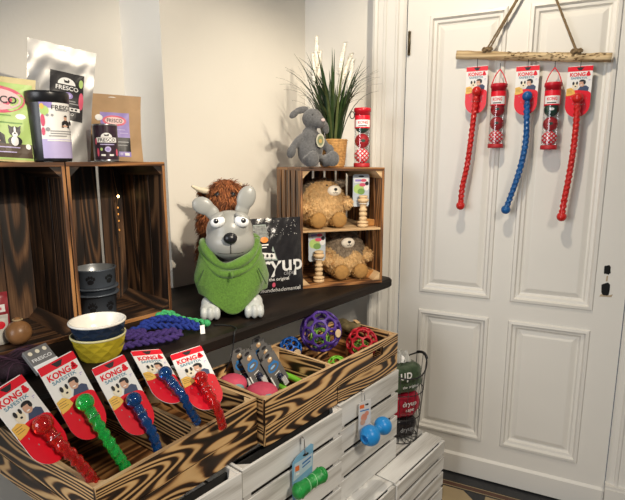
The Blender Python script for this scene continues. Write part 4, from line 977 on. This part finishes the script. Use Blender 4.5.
SB = pm('dark_steel_bowl', (.085, .10, .125), .38, .1, 8, metal=.35); SBI = pm('bowl_inside_grey', (.24, .25, .26), .35, .05, metal=.5)
def steel_bowl(label, loc, r, h, flange):
    t = thing('steel_bowl', label, 'bowl', loc, 30, 'steel bowls in the crate')
    mb = MB(SB); mb.lathe([(0, 0), (r * .9, 0), (r * .93, .004), (r * .97, h - .006), (r * (1.13 if flange else 1.0), h - .004), (r * (1.14 if flange else 1.01), h), (r * .95, h)], 48); mb.build('bowl_shell', t)
    mb = MB(SBI); mb.lathe([(r * .95, h + .0004), (r * .93, h - .006), (r * .86, .010), (0, .006)], 48); mb.build('bowl_inside', t)
    for a in (-1.25, -.35, .6, 1.5):
        mb = MB(BLACK); paw(mb, a, h * .45, r * .966, 1.05); mb.build('paw_print', t)
bx = S(.818, 1.675, 1.0445)
steel_bowl('dark steel paw-print bowl at the bottom of the crate stack', bx, .066, .085, True)
steel_bowl('dark steel bowl with a wide rim, middle of the crate stack', bx + Vector((0, 0, .022)), .0655, .085, True)
steel_bowl('dark steel paw-print bowl on top of the crate stack', bx + Vector((0, 0, .1075)), .069, .064, False)

def braid(label, path, m, rad=.0060, amp=.0078, endm=None, n=16, knots=True):
    P = spline(path, n); fr = path_frames(P); mb = MB(m); L = [0]
    for i in range(1, len(P)): L.append(L[-1] + (P[i] - P[i - 1]).length)
    for k in range(3):
        ph = 2 * pi * k / 3
        Q = [p + (w * sin(l * 95 + ph) + u * .55 * sin(2 * (l * 95 + ph))) * amp for p, (t, u, w), l in zip(P, fr, L)]
        mb.tube(Q, rad, 8, shape=lambda a, l: 1 + .1 * sin(4 * a + l * 500))
    if knots:
        for q in (P[0], P[-1]): mb.ball(q, (rad * 2.1, rad * 2.1, rad * 1.9), 14, 9)
    if endm:
        pass
    return mb
zr = 1.031
def sp3(L, up): return [S(a, s, zr + up + z) for a, s, z in L]
mb = braid('', sp3([(.70, 1.30, 0), (.755, 1.285, 0), (.82, 1.258, 0), (.865, 1.262, 0), (.862, 1.295, .004), (.80, 1.315, .003), (.735, 1.335, .012), (.735, 1.365, .016), (.80, 1.36, .004)], .0225), pm('purple_rope', (.045, .022, .14), .9, .3, 200, .5, 500), n=20)
tag(mb.build('rope_toy'), 'thick braided purple rope toy lying on the shelf', 'rope toy', 'braided ropes on the shelf')
mb = braid('', sp3([(.795, 1.405, 0), (.85, 1.385, .004), (.895, 1.345, .0), (.925, 1.305, 0), (.945, 1.275, 0), (.93, 1.33, .012), (.885, 1.385, .02), (.835, 1.412, .008)], .0225), pm('blue_rope', (.010, .030, .23), .9, .3, 200, .5, 500), n=20)
o = mb.build('rope_toy'); tag(o, 'braided royal blue rope toy between the purple and green ropes', 'rope toy', 'braided ropes on the shelf')
lb = MB(WHITE); lb.add([S(.945, 1.262, zr + .001), S(.958, 1.255, zr + .001), S(.962, 1.262, zr + .028), S(.949, 1.269, zr + .028)], [(0, 1, 2, 3)]); lo = lb.build('sewn_label', o)
mb = braid('', sp3([(.905, 1.43, .02), (.935, 1.42, .024), (.955, 1.385, .006), (.975, 1.355, 0), (.985, 1.325, 0), (.995, 1.292, 0)], .019), pm('mint_rope', (.05, .36, .13), .9, .3, 200, .5, 500), .0062, .0085, n=18)
tag(mb.build('rope_toy'), 'slim braided mint green rope toy nearest the dog figure', 'rope toy', 'braided ropes on the shelf')
mb = MB(BWIRE); mb.tube(spline([S(1.03, 1.30, 1.0335), S(1.06, 1.255, 1.0335), S(1.055, 1.215, 1.0335), S(1.03, 1.195, 1.030), S(1.02, 1.192, .99), S(1.005, 1.19, .945), S(.995, 1.21, .90)], 8), .0022, 6)
tag(mb.build('cable'), 'thin black cable hanging over the shelf edge beside the dog figure', 'cable')

# things at the far left
t = thing('chew_ball', 'round brown ball with a short neck in the left crate', 'dog toy', S(.526, 1.575, 1.0445), 0)
mb = MB(pm('onion_brown', (.26, .125, .05), .35, .25, 30)); mb.lathe([(0, .0)] + [(.034 * sin(a) * (1 + .04 * sin(a)), .036 - .036 * cos(a)) for a in [pi * i / 18 for i in range(1, 17)]] + [(.010, .074), (.006, .082), (0, .083)], 28); mb.build('ball_body', t)
mb = MB(pm('raffia', (.42, .30, .16), .8, .2)); mb.tube([(.0115 * cos(a), .0115 * sin(a), .0755) for a in [2 * pi * i / 14 for i in range(15)]], .0028, 6); mb.build('neck_band', t)
def packet(name, label, cat, loc, rz, W, H, T, m, draw, lean=-6):
    return pouch(name, label, loc, rz, W, H, T, m, 0, lean, draw, None, .1, False, .002)
def d_red(lb, W, H):
    lb.mat(WHITE); lb.rect(-W * .4, W * .4, H * .55, H * .72, -.001, 6, 2); lb.mat(YEL); lb.disc(.0, H * .35, W * .25, H * .12, -.001); lb.mat(PINKP); lb.rect(-W * .3, W * .3, H * .60, H * .66, -.0018, 5, 1)
packet('treat_packet', 'dark red treat packet standing inside the left crate', 'pouch', S(.497, 1.70, 1.045), 40, .10, .135, .035, pm('packet_red', (.28, .02, .03), .35, .15), d_red)
def d_wh(lb, W, H):
    lb.mat(pm('packet_teal', (.05, .22, .16), .4)); lb.disc(-.01, H * .5, W * .22, H * .2, -.001); lb.mat(RED); lb.disc(.02, H * .66, W * .16, H * .13, -.0016); lb.mat(MBLACK); lb.rect(-W * .3, W * .1, H * .25, H * .29, -.001, 4, 1)
packet('treat_packet', 'white treat packet with red print beside the brown ball', 'pouch', S(.475, 1.62, 1.045), 44, .085, .085, .035, pm('packet_white', (.60, .58, .52), .35, .1), d_wh)
def netbag():
    mm = pm('plum_mesh', (.022, .007, .015), .8, .4, 160, .7, 300)
    b = blob([((0, 0, .028), (.070, .05, .028)), ((.03, .01, .036), (.045, .045, .03)), ((-.045, -.0, .032), (.04, .04, .028))], .005, 4)
    mb = MB(mm).mesh(b); r = random.Random(8); m2 = pm('plum_mesh_light', (.06, .02, .04), .8, .3)
    for i in range(9):
        P = []; 
        for j in range(16):
            x = -.075 + .155 * j / 15; y = -.045 + .0105 * i + .006 * sin(j * 1.2 + i)
            best = max((v.co.z for v in b.vertices if (v.co.x - x) ** 2 + (v.co.y - y) ** 2 < .00006), default=.004); P.append((x, y, best + .0012))
        mb.mat(m2); mb.tube(P, .0011, 5)
    tag(mb.build('mesh_bag', loc=S(.445, 1.37, 1.0315), rot=(0, 0, R(40))), 'dark plum mesh bag lying on the shelf at the left edge', 'bag')
netbag()
def grey_pack(): 
    t = thing('treat_card', 'grey card pack with white lettering behind the green stick card', 'packaged treat', mat=Matrix.Translation(S(.482, 1.250, 1.066)) @ Matrix.Rotation(R(44), 4, 'Z') @ Matrix.Rotation(R(-52), 4, 'X') @ Matrix.Rotation(R(-14), 4, 'Y'))
    mb = MB(pm('pack_grey', (.16, .155, .15), .45, .08)); mb.box(-.030, .030, -.003, .012, .01, .080); mb.mat(WHITE); mb.rect(-.030, .030, .01, .030, -.0036)
    mb.mat(WHITE); mb.text('FRESCO', .0, .044, -.0042, w=.048, h=.010, bold=.015); mb.mat(CREAM); [mb.disc(-.018 + .018 * i, .066, .005, .006, -.0042) for i in range(3)]
    mb.build('card_pack', t, .001)
grey_pack()
def string_light():
    t = thing('string_light', 'warm string light bulbs on a wire inside the crate with the bowls', 'light', S(.972, 1.79, 1.555), 50)
    mb = MB(pm('copper_wire', (.30, .16, .06), .4, .1, metal=.7)); P = spline([(0, .0, -.005), (.004, -.004, -.06), (.008, -.008, -.107), (.003, -.003, -.16), (.008, .0, -.22), (.002, -.006, -.30)], 6); mb.tube(P, .0011, 5); mb.build('wire', t)
    bm_ = pm('bulb_warm', (1, .62, .22), .3, 0, emit=14)
    MB(bm_).ball((.008, -.012, -.107), (.0042, .0042, .0052), 12, 8).build('bulb', t)
    for z in (-.15, -.175, -.20, -.235):
        MB(pm('bulb_dim', (1, .45, .10), .3, 0, emit=.35)).ball((.006, -.008, z), (.0028, .0028, .004), 10, 7).build('bulb', t)
string_light()

# ------------------------------------------------------------------ toys in the right-hand box
def hollow_ball(label, c, r, m, th, rot, tagdir=None, group='hollow rubber balls', inner=None):
    t = thing('hollow_ball', label, 'ball', c, 0, group)
    g = (1 + 5 ** .5) / 2; iv = [Vector(p).normalized() for p in [(-1, g, 0), (1, g, 0), (-1, -g, 0), (1, -g, 0), (0, -1, g), (0, 1, g), (0, -1, -g), (0, 1, -g), (g, 0, -1), (g, 0, 1), (-g, 0, -1), (-g, 0, 1)]]
    fa = [(0, 11, 5), (0, 5, 1), (0, 1, 7), (0, 7, 10), (0, 10, 11), (1, 5, 9), (5, 11, 4), (11, 10, 2), (10, 7, 6), (7, 1, 8), (3, 9, 4), (3, 4, 2), (3, 2, 6), (3, 6, 8), (3, 8, 9), (4, 9, 5), (2, 4, 11), (6, 2, 10), (8, 6, 7), (9, 8, 1)]
    E3 = lambda a, b: (iv[a] * 2 + iv[b]) / 3
    polys = [[E3(a, b), E3(b, a), E3(b, c_), E3(c_, b), E3(c_, a), E3(a, c_)] for a, b, c_ in fa]
    for v in range(12):
        nb = set(); [nb.update(f) for f in fa if v in f]; nb.discard(v); n = iv[v]; u = n.orthogonal().normalized(); w = n.cross(u)
        nb = sorted(nb, key=lambda k: math.atan2(iv[k].dot(w), iv[k].dot(u))); polys.append([E3(v, k) for k in nb])
    rot = Euler([R(a) for a in rot]).to_matrix(); bm = bmesh.new(); cache = {}
    def V(p):
        p = rot @ (p.normalized() * r); k = tuple(round(x, 5) for x in p)
        if k not in cache: cache[k] = bm.verts.new(p)
        return cache[k]
    for P in polys:
        c0 = sum(P, Vector()) / len(P); n = len(P); ring = []; hole = []
        for i in range(n):
            a, b = P[i], P[(i + 1) % n]; ring += [a, (a + b) / 2]; hole += [a.lerp(c0, .25), ((a + b) / 2).lerp(c0, .16)]
        for i in range(2 * n):
            j = (i + 1) % (2 * n)
            try: bm.faces.new([V(ring[i]), V(ring[j]), V(hole[j]), V(hole[i])])
            except ValueError: pass
    bmesh.ops.recalc_face_normals(bm, faces=bm.faces)
    me = bpy.data.meshes.new('ball_lattice'); bm.to_mesh(me); bm.free(); me.materials.append(m); [setattr(p, 'use_smooth', True) for p in me.polygons]
    o = bpy.data.objects.new('ball_lattice', me); C.objects.link(o); o.parent = t
    md = o.modifiers.new('s', 'SOLIDIFY'); md.thickness = th; md.offset = -1; md = o.modifiers.new('u', 'SUBSURF'); md.levels = 1; md.render_levels = 2
    if tagdir:
        d = Vector(tagdir).normalized(); q = d.to_track_quat('-Y', 'Z').to_matrix()
        mb = MB(pm('tag_wood', (.62, .46, .28), .6, .12, 60)); mb.M = Matrix.Translation(d * (r + .002)) @ q.to_4x4(); mb.prism([(.0155 * cos(2 * pi * i / 20), .0155 * sin(2 * pi * i / 20)) for i in range(20)], -.002, .002); mb.build('paper_tag', t)
    return t
HB = {k: pm('rubber_' + k, c, .42, .08, 30) for k, c in {'purple': (.055, .022, .19), 'red': (.42, .012, .025), 'blue': (.012, .10, .42), 'green': (.16, .46, .03), 'olive': (.14, .30, .04)}.items()}
hollow_ball('large purple hollow lattice ball on top of the right-hand box', S(1.462, 1.185, .922), .083, HB['purple'], .010, (20, 10, 30), (.75, -.60, .10))
hollow_ball('green hollow ball showing through the purple lattice ball', S(1.457, 1.185, .893), .042, HB['olive'], .006, (0, 40, 10))
hollow_ball('red hollow lattice ball beside the purple ball', S(1.655, 1.120, .832), .068, HB['red'], .009, (50, 5, 80))
hollow_ball('green hollow ball showing through the red lattice ball', S(1.65, 1.12, .812), .036, HB['olive'], .006, (10, 0, 50))
hollow_ball('blue hollow lattice ball left of the purple ball', S(1.377, 1.268, .855), .046, HB['blue'], .007, (10, 70, 20), (.55, -.80, -.1))
hollow_ball('small lime green hollow ball in front of the purple ball', S(1.4245, 1.075, .818), .040, HB['green'], .006, (35, 20, 0))
hollow_ball('small olive hollow ball deep in the right-hand box', S(1.47, 1.11, .765), .038, HB['olive'], .006, (15, 30, 70))
t = thing('toy_pouch', 'brown and olive fabric toy folded at the right end of the box', 'dog toy', S(1.700, 1.225, .868), 30)
b = blob([((0, 0, .0), (.035, .055, .022), rotm(0, 15, 20)), ((.01, -.03, .012), (.028, .035, .016), rotm(0, -12, 0)), ((-.008, .03, .010), (.030, .03, .020))], .004, 4)
MB(pm('olive_fabric', (.13, .10, .045), .9, .5, 35, .5, 120)).mesh(b).build('folded_fabric', t)
mb = MB(pm('tan_label', (.50, .33, .16), .7, .15)); mb.M = Matrix.Translation((.022, -.035, .030)) @ rotm(-62, 15, 30).to_4x4(); mb.box(-.018, .018, -.001, .001, -.012, .012); mb.build('sewn_patch', t)
mb = MB(BURNTM); mb.box(0, .075, 0, .1, 0, .085); o = mb.build('filler_block', bevel=.003, loc=S(1.655, 1.200, .726), rot=(0, 0, R(50))); tag(o, 'wooden filler block under the olive fabric toy', 'block')

# brush packs
def brush(label, mat4):
    t = thing('brush_pack', label, 'packaged brush', mat=mat4, group='grey brush packs'); w, h = .035, .14
    mb = MB(pm('brush_card', (.125, .12, .118), .42, .06)); mb.prism([(w, -h), (w, -.014), (.022, -.014), (.018, 0), (-.018, 0), (-.022, -.014), (-w, -.014), (-w, -h)], 0, .0016)
    mb.mat(MBLACK); mb.disc(0, -.012, .012, .0055, -.0007); mb.mat(pm('print_tan', (.50, .30, .15), .5)); mb.disc(.002, -.030, .011, .008, -.0007); mb.mat(CREAM); mb.disc(.006, -.026, .005, .004, -.0012)
    mb.mat(BLUEP); mb.disc(0, -.062, .027, .017, -.0007, 24); mb.mat(pm('brush_card', (.125, .12, .118))); mb.disc(0, -.062, .019, .0105, -.0012, 24); mb.mat(pm('print_sky', (.25, .45, .72), .4)); mb.text('BRUSH', 0, -.062, -.0017, w=.03, h=.010, bold=.01) if False else mb.disc(-.003, -.060, .012, .004, -.0017)
    mb.mat(BLUEP); mb.rect(-.018, .018, -.050, -.043, -.0013)
    mb.mat(WHITE); [mb.rect(-.012 + .003 * (i % 2), .014, -.092 - i * .008, -.0895 - i * .008, -.0007) for i in range(3)]; mb.rect(-.033, -.028, -.125, -.085, -.0007)
    mb.build('backing_card', t)
    br = MB(pm('brush_navy', (.012, .016, .04), .35)); br.tube([(0, -.012, -.100), (0, -.012, -.138)], .010, 12); br.ball((0, -.012, -.100), .010); br.mat(WHITE); [br.box(-.008 + .004 * i, -.006 + .004 * i, -.026, -.020, -.138, -.108) for i in range(5)]; br.build('brush', t)
    return t
b0 = brush('grey brush pack with a blue emblem, leftmost in the second box', pose((-.2647, 1.6591, .9383), [[.6088, -.7504, -.2575], [.7931, .5683, .2191], [-.0181, -.3376, .9411]]))
for lab, p, rw in (('grey brush pack in front beside the pink ring ball', (-.2303, 1.6283, .9381), [[.5271, -.7618, -.3766], [.787, .6048, -.1219], [.3206, -.2321, .9183]]),
                   ('grey brush pack standing tallest at the back of the second box', (-.2077, 1.7464, .944), [[.6066, -.7488, -.2671], [.7876, .6119, .0731], [.1087, -.2547, .9609]]),
                   ('grey brush pack half hidden between the tallest and the rightmost pack', (-.18, 1.7182, .9263), [[.5814, -.7503, -.3146], [.7826, .6215, -.0358], [.2224, -.2254, .9485]]),
                   ('grey brush pack with a blue emblem, rightmost in the second box', (-.1655, 1.6738, .9114), [[.5902, -.692, -.4156], [.6882, .7005, -.1889], [.4218, -.1746, .8897]])):
    dup(b0, lab, mat=pose(p, rw))
PK = pm('pink_rubber', (.52, .06, .11), .6, .1, 40, .4, 120); TL = pm('teal_rubber', (.14, .27, .30), .6, .1)
for lab, loc, rx in (('pink and grey-blue rubber ball in front of the brush packs', S(1.045, 1.090, .846), .054), ('pink and grey-blue rubber ball beside the rightmost chew stick', S(1.03, 1.215, .845), .050)):
    t = thing('rubber_ball', lab, 'ball', loc, 20, 'pink rubber balls')
    mb = MB(PK); mb.ball((0, 0, 0), (rx, rx, .032), 32, 20); mb.build('ball_body', t)
    mb = MB(TL); mb.ball((.004, -rx * .62, -.002), (rx * .62, rx * .42, .022), 24, 14); mb.build('rubber_plug', t)
mb = MB(HB['green']); mb.tube([S(1.262 + .040 * cos(a), 1.15 + .085 * sin(a), .775 + .02 * sin(a)) for a in [2 * pi * i / 40 for i in range(40)]], .011, 10, closed=True)
tag(mb.build('rubber_ring'), 'green rubber ring lying in the second box behind the brush packs', 'ring toy')

# ------------------------------------------------------------------ toys hooked on the white crates
def hookwire(t, z0, z1, yb):
    mb = MB(STEEL); mb.tube(spline([(0, yb, z1 - .025), (0, yb, z1 - .004), (0, yb * .5 - .001, z1 + .004), (0, -.004, z1 - .002), (0, -.005, z1 - .03), (0, -.006, z0 + .012), (0, -.012, z0), (0, -.018, z0 + .006)], 6), .0017, 6); mb.build('wire_hook', t)
def blue_toy():
    t = thing('dumbbell_toy', 'bright blue rubber dumbbell toy on a white card hooked to the white crate', 'dog toy', S(1.474, .984, .580), 28)
    hookwire(t, .100, .137, .022)
    c = MB(pm('card_white', (.66, .65, .64), .4, .05)); c.prism([(-.030, -.03), (.024, -.03), (.024, .118), (-.030, .108)], -.012, -.0105)
    y = -.0126; c.mat(pm('print_orange', (.78, .16, .04), .45)); c.rect(-.026, -.006, .086, .101, y); c.mat(MBLACK); c.disc(.006, .098, .008, .004, y)
    c.mat(BLUEP); c.rect(-.024, .016, .074, .079, y); c.mat(pm('print_salmon', (.72, .28, .18), .5)); c.disc(-.006, .048, .014, .016, y); c.disc(.006, .062, .009, .010, y - .0006); c.mat(SKIN); c.disc(-.012, .030, .011, .012, y - .0009); c.build('backing_card', t)
    m = pm('bright_blue_rubber', (.015, .24, .62), .35, .05); b = MB(m)
    ax = Vector((.93, .28, .10)).normalized()
    rot = Vector((0, 0, 1)).rotation_difference(ax).to_matrix().to_4x4()
    b.M = Matrix.Translation((.030, -.046, .002)) @ rot
    prof = [(.010, -.046), (.014, -.070), (.020, -.0745)] + [(.0385 * cos(a), -.040 + .037 * sin(a)) for a in [-1.05 + 2.05 * i / 14 for i in range(15)]]
    prof = prof + [(.018, -.001), (.018, .003)] + [(.0345 * cos(a), .038 + .033 * sin(a)) for a in [-1.0 + 2.05 * i / 14 for i in range(15)]] + [(.014, .069), (.011, .05), (0, .049)]
    b.lathe([(0, -.046)] + prof, 36); b.build('dumbbell', t)
    h = MB(pm('deep_blue', (.004, .04, .16), .6)); h.M = b.M; h.lathe([(0, -.0475), (.0125, -.0475)], 20); h.lathe([(.0125, -.0475), (.016, -.0712)], 20); h.build('hole_lining', t)
    ti = MB(WHITE); ti.tube([(.027 - .012 * cos(a), -.034 + .026 * sin(a), .004 + .021 * cos(a)) for a in [2 * pi * i / 18 for i in range(19)]], .0012, 5); ti.build('tie', t)
blue_toy()
def green_toy():
    t = thing('bone_toy', 'green rubber bone toy on a pale blue card hooked to the white crate', 'dog toy', S(1.105, .965, .578), 38)
    hookwire(t, .085, .129, .014)
    c = MB(pm('card_blue', (.20, .42, .60), .4, .08)); c.prism([(-.048, -.075), (.030, -.02), (.036, .10), (.026, .106), (-.03, .082), (-.048, .064)], -.006, -.0045); y = -.0066
    c.mat(pm('card_pale', (.50, .60, .68), .4, .05)); c.poly([(-.046, .0), (.030, .028), (.031, .072), (-.04, .060)], y); c.mat(MBLACK); c.disc(.004, .077, .012, .005, y - .0006)
    c.mat(pm('print_orange', (.78, .16, .04), .45)); c.rect(-.038, -.022, .032, .050, y - .0006); c.mat(BLUEP); c.poly([(-.010, .046), (.026, .058), (.026, .064), (-.010, .052)], y - .0006); c.poly([(-.010, .034), (.022, .045), (.022, .050), (-.010, .039)], y - .0006); c.mat(WHITE); c.rect(-.036, -.022, .018, .026, y - .0006)
    c.build('backing_card', t)
    m = pm('bone_green', (.015, .26, .045), .4, .25, 50, .4, 90); b = MB(m); P = [Vector((-.054 + .100 * i / 24, -.040, -.012 + .020 * i / 24)) for i in range(25)]
    b.tube(P, [.019 + .0075 * abs((i - 12) / 12) ** 1.6 if 0 < i < 24 else .017 for i in range(25)], 22, shape=lambda a, L: 1 + .03 * sin(6 * a) + .03 * sin(L * 300) * sin(3 * a)); b.ball(P[0], (.014, .0235, .0235)); b.ball(P[-1], (.014, .0235, .0235)); b.build('bone', t)
    ti = MB(pm('tie_green', (.30, .62, .30), .4)); 
    for q in (9, 15): ti.tube([P[q] + Vector((.002 * sin(a), .0215 * cos(a), .0215 * sin(a))) for a in [2 * pi * i / 20 for i in range(21)]], .0013, 5)
    ti.build('tie', t)
green_toy()

# ------------------------------------------------------------------ wire basket with packs on the low crate
def basket():
    loc = S(1.922, 1.085, .313)
    t = thing('wire_basket', 'black wire basket full of packs standing on the low white crate', 'basket', loc, 20); H = .36
    rad = lambda z: .086 + .030 * z / H
    topz = lambda a: H + .060 * abs(cos(a)) ** 3 - .035
    def ring(z, thick): 
        P = [(rad(z) * cos(a), rad(z) * sin(a), z) for a in [2 * pi * i / 40 for i in range(40)]]; mb.tube(P, thick, 6, closed=True)
    mb = MB(BWIRE)
    for z in (.003, .12, .24): ring(z, .0022)
    mb.tube([(rad(topz(a)) * cos(a), rad(topz(a)) * sin(a), topz(a)) for a in [2 * pi * i / 60 for i in range(60)]], .0034, 8, closed=True)
    for i in range(18):
        a = 2 * pi * i / 18; mb.tube([(rad(0) * .02 * cos(a), rad(0) * .02 * sin(a), .003), (rad(0) * cos(a), rad(0) * sin(a), .003), (rad(.1) * cos(a), rad(.1) * sin(a), .1), (rad(topz(a)) * cos(a), rad(topz(a)) * sin(a), topz(a))], .0014, 5)
    mb.build('wire_frame', t)
    mb = MB(BLACK)
    for a0 in (0, pi):
        mb.tube([(rad(topz(a0 + d)) * cos(a0 + d) * 1.01, rad(topz(a0 + d)) * sin(a0 + d), topz(a0 + d) + .003) for d in [-.35 + .7 * i / 10 for i in range(11)]], .0068, 8)
    mb.build('handle', t)
    def pk(label, z, h, m, tm, txt, w=.125, rz=25, dp=.062):
        p = thing('poop_bag_pack', label, 'pack', loc + Vector((0, 0, z)), rz, 'packs in the wire basket')
        b = MB(m); b.ball((0, 0, 0), 1, 36, 24); sg = lambda x, e: math.copysign(abs(x) ** e, x); vv = []
        for q in b.v:
            hz = math.sqrt(q.x * q.x + q.y * q.y) or 1e-6; f = sg(hz, .45) / hz
            c = Vector((w / 2 * sg(q.x / hz, .6) * hz * f, dp * sg(q.y / hz, .6) * hz * f, h / 2 + h / 2 * sg(q.z, .55)))
            vv.append(c + Vector((sin(c.z * 90 + c.x * 40), cos(c.x * 80 + c.z * 50), sin(c.x * 60 + c.y * 50))) * .0025)
        b.v = vv; b.build('pack_film', p)
        lt = MB(tm)
        def wp(q):
            k = max(.05, 1 - abs(q.x / (w / 2 * 1.02)) ** 3.6 - abs((q.z - h / 2) / (h / 2 * 1.05)) ** 4); return Vector((q.x, -dp * k ** .3 - .004 + q.y, q.z))
        lt.warp = wp
        for s, cx, cz, ww in txt: lt.text(s, cx, cz, 0, w=ww, bold=.01)
        lt.build('lettering', p)
        return p
    fg = pm('film_olive', (.055, .085, .045), .22, .3, 30, .5, 60); fr = pm('film_red', (.33, .012, .03), .2, .3, 30, .5, 60); fb = pm('film_black', (.018, .014, .016), .2, .3, 30, .5, 60)
    pk('black film pack at the bottom of the wire basket', .006, .100, fb, GREYP, [('dryup', .0, .05, .07)], .145)
    pk('red film pack in the middle of the wire basket', .107, .115, fr, WHITE, [('dryup', .01, .072, .075), ('cape', .012, .040, .045)], .182)
    pk('olive green film pack with white lettering, topmost in the wire basket', .223, .135, fg, WHITE, [('up', -.012, .088, .06), ('the original', .012, .040, .085)], .196)
    f = thing('clear_film', 'crumpled clear plastic wrap sticking out above the olive pack', 'film', loc + Vector((0, 0, .352)), 20)
    mb = MB(pm('film_clear', (.80, .80, .77), .2, .05, trans=.5)); r = random.Random(6); n = 12
    vs = [((-.085 + .12 * i / n), -.03 + .06 * j / 6 + r.uniform(-.006, .006), .016 + .075 * sin(pi * j / 6) * (1 - .5 * i / n) + r.uniform(-.008, .008)) for j in range(7) for i in range(n + 1)]
    mb.add(vs, [(j * (n + 1) + i, j * (n + 1) + i + 1, (j + 1) * (n + 1) + i + 1, (j + 1) * (n + 1) + i) for j in range(6) for i in range(n)]); mb.build('plastic_film', f)
basket()

# ------------------------------------------------------------------ light: ceiling spots, added warm fill, daylight from behind left
def spot(name, loc, target, power, size, col, rad=.03, blend=.6):
    l = bpy.data.lights.new(name, 'SPOT'); l.energy = power; l.spot_size = R(size); l.spot_blend = blend; l.color = col; l.shadow_soft_size = rad
    o = bpy.data.objects.new(name, l); C.objects.link(o); o.location = loc; o.rotation_euler = (Vector(target) - Vector(loc)).to_track_quat('-Z', 'Y').to_euler(); return o
def area(name, loc, target, power, sx, sy, col):
    l = bpy.data.lights.new(name, 'AREA'); l.energy = power; l.shape = 'RECTANGLE'; l.size = sx; l.size_y = sy; l.color = col
    o = bpy.data.objects.new(name, l); C.objects.link(o); o.location = loc; o.rotation_euler = (Vector(target) - Vector(loc)).to_track_quat('-Z', 'Y').to_euler(); return o
WARM = (1, .87, .68)
spot('ceiling_spot_door', (.36, 1.52, 2.72), (.62, 2.3, 1.3), 50, 120, WARM, .025)
spot('ceiling_spot_shelf', (.58, .25, 2.36), (-.40, 2.05, 1.50), 120, 52, WARM, .014, .5)
spot('room_fill_spot', (1.05, -.25, 2.55), (-.10, 1.45, .70), 160, 84, (1, .90, .76), .20, 1)  # added fill to brighten back wall, door and crate fronts, no known fixture
area('shop_window', (-2.5, -1.1, 1.8), (0, 1.8, 1.2), 72, 1.8, 1.8, (.95, .97, 1))
w = bpy.data.worlds.new('World'); sc.world = w; w.use_nodes = True
w.node_tree.nodes['Background'].inputs[0].default_value = (.88, .93, 1, 1); w.node_tree.nodes['Background'].inputs[1].default_value = .13

cam = bpy.data.cameras.new('camera'); co = bpy.data.objects.new('camera', cam); C.objects.link(co)
cam.sensor_width = 36; cam.lens = 501 * 36 / 625; cam.clip_start = .02
co.location = (0, 0, 1.58); co.rotation_euler = (R(90 - 10.1), 0, 0); sc.camera = co
sc.view_settings.view_transform = 'Standard'; sc.view_settings.look = 'None'; sc.view_settings.exposure = 0; sc.view_settings.gamma = 1; sc.view_settings.use_curve_mapping = False
sc.cycles.use_denoising = True; sc.cycles.max_bounces = 8
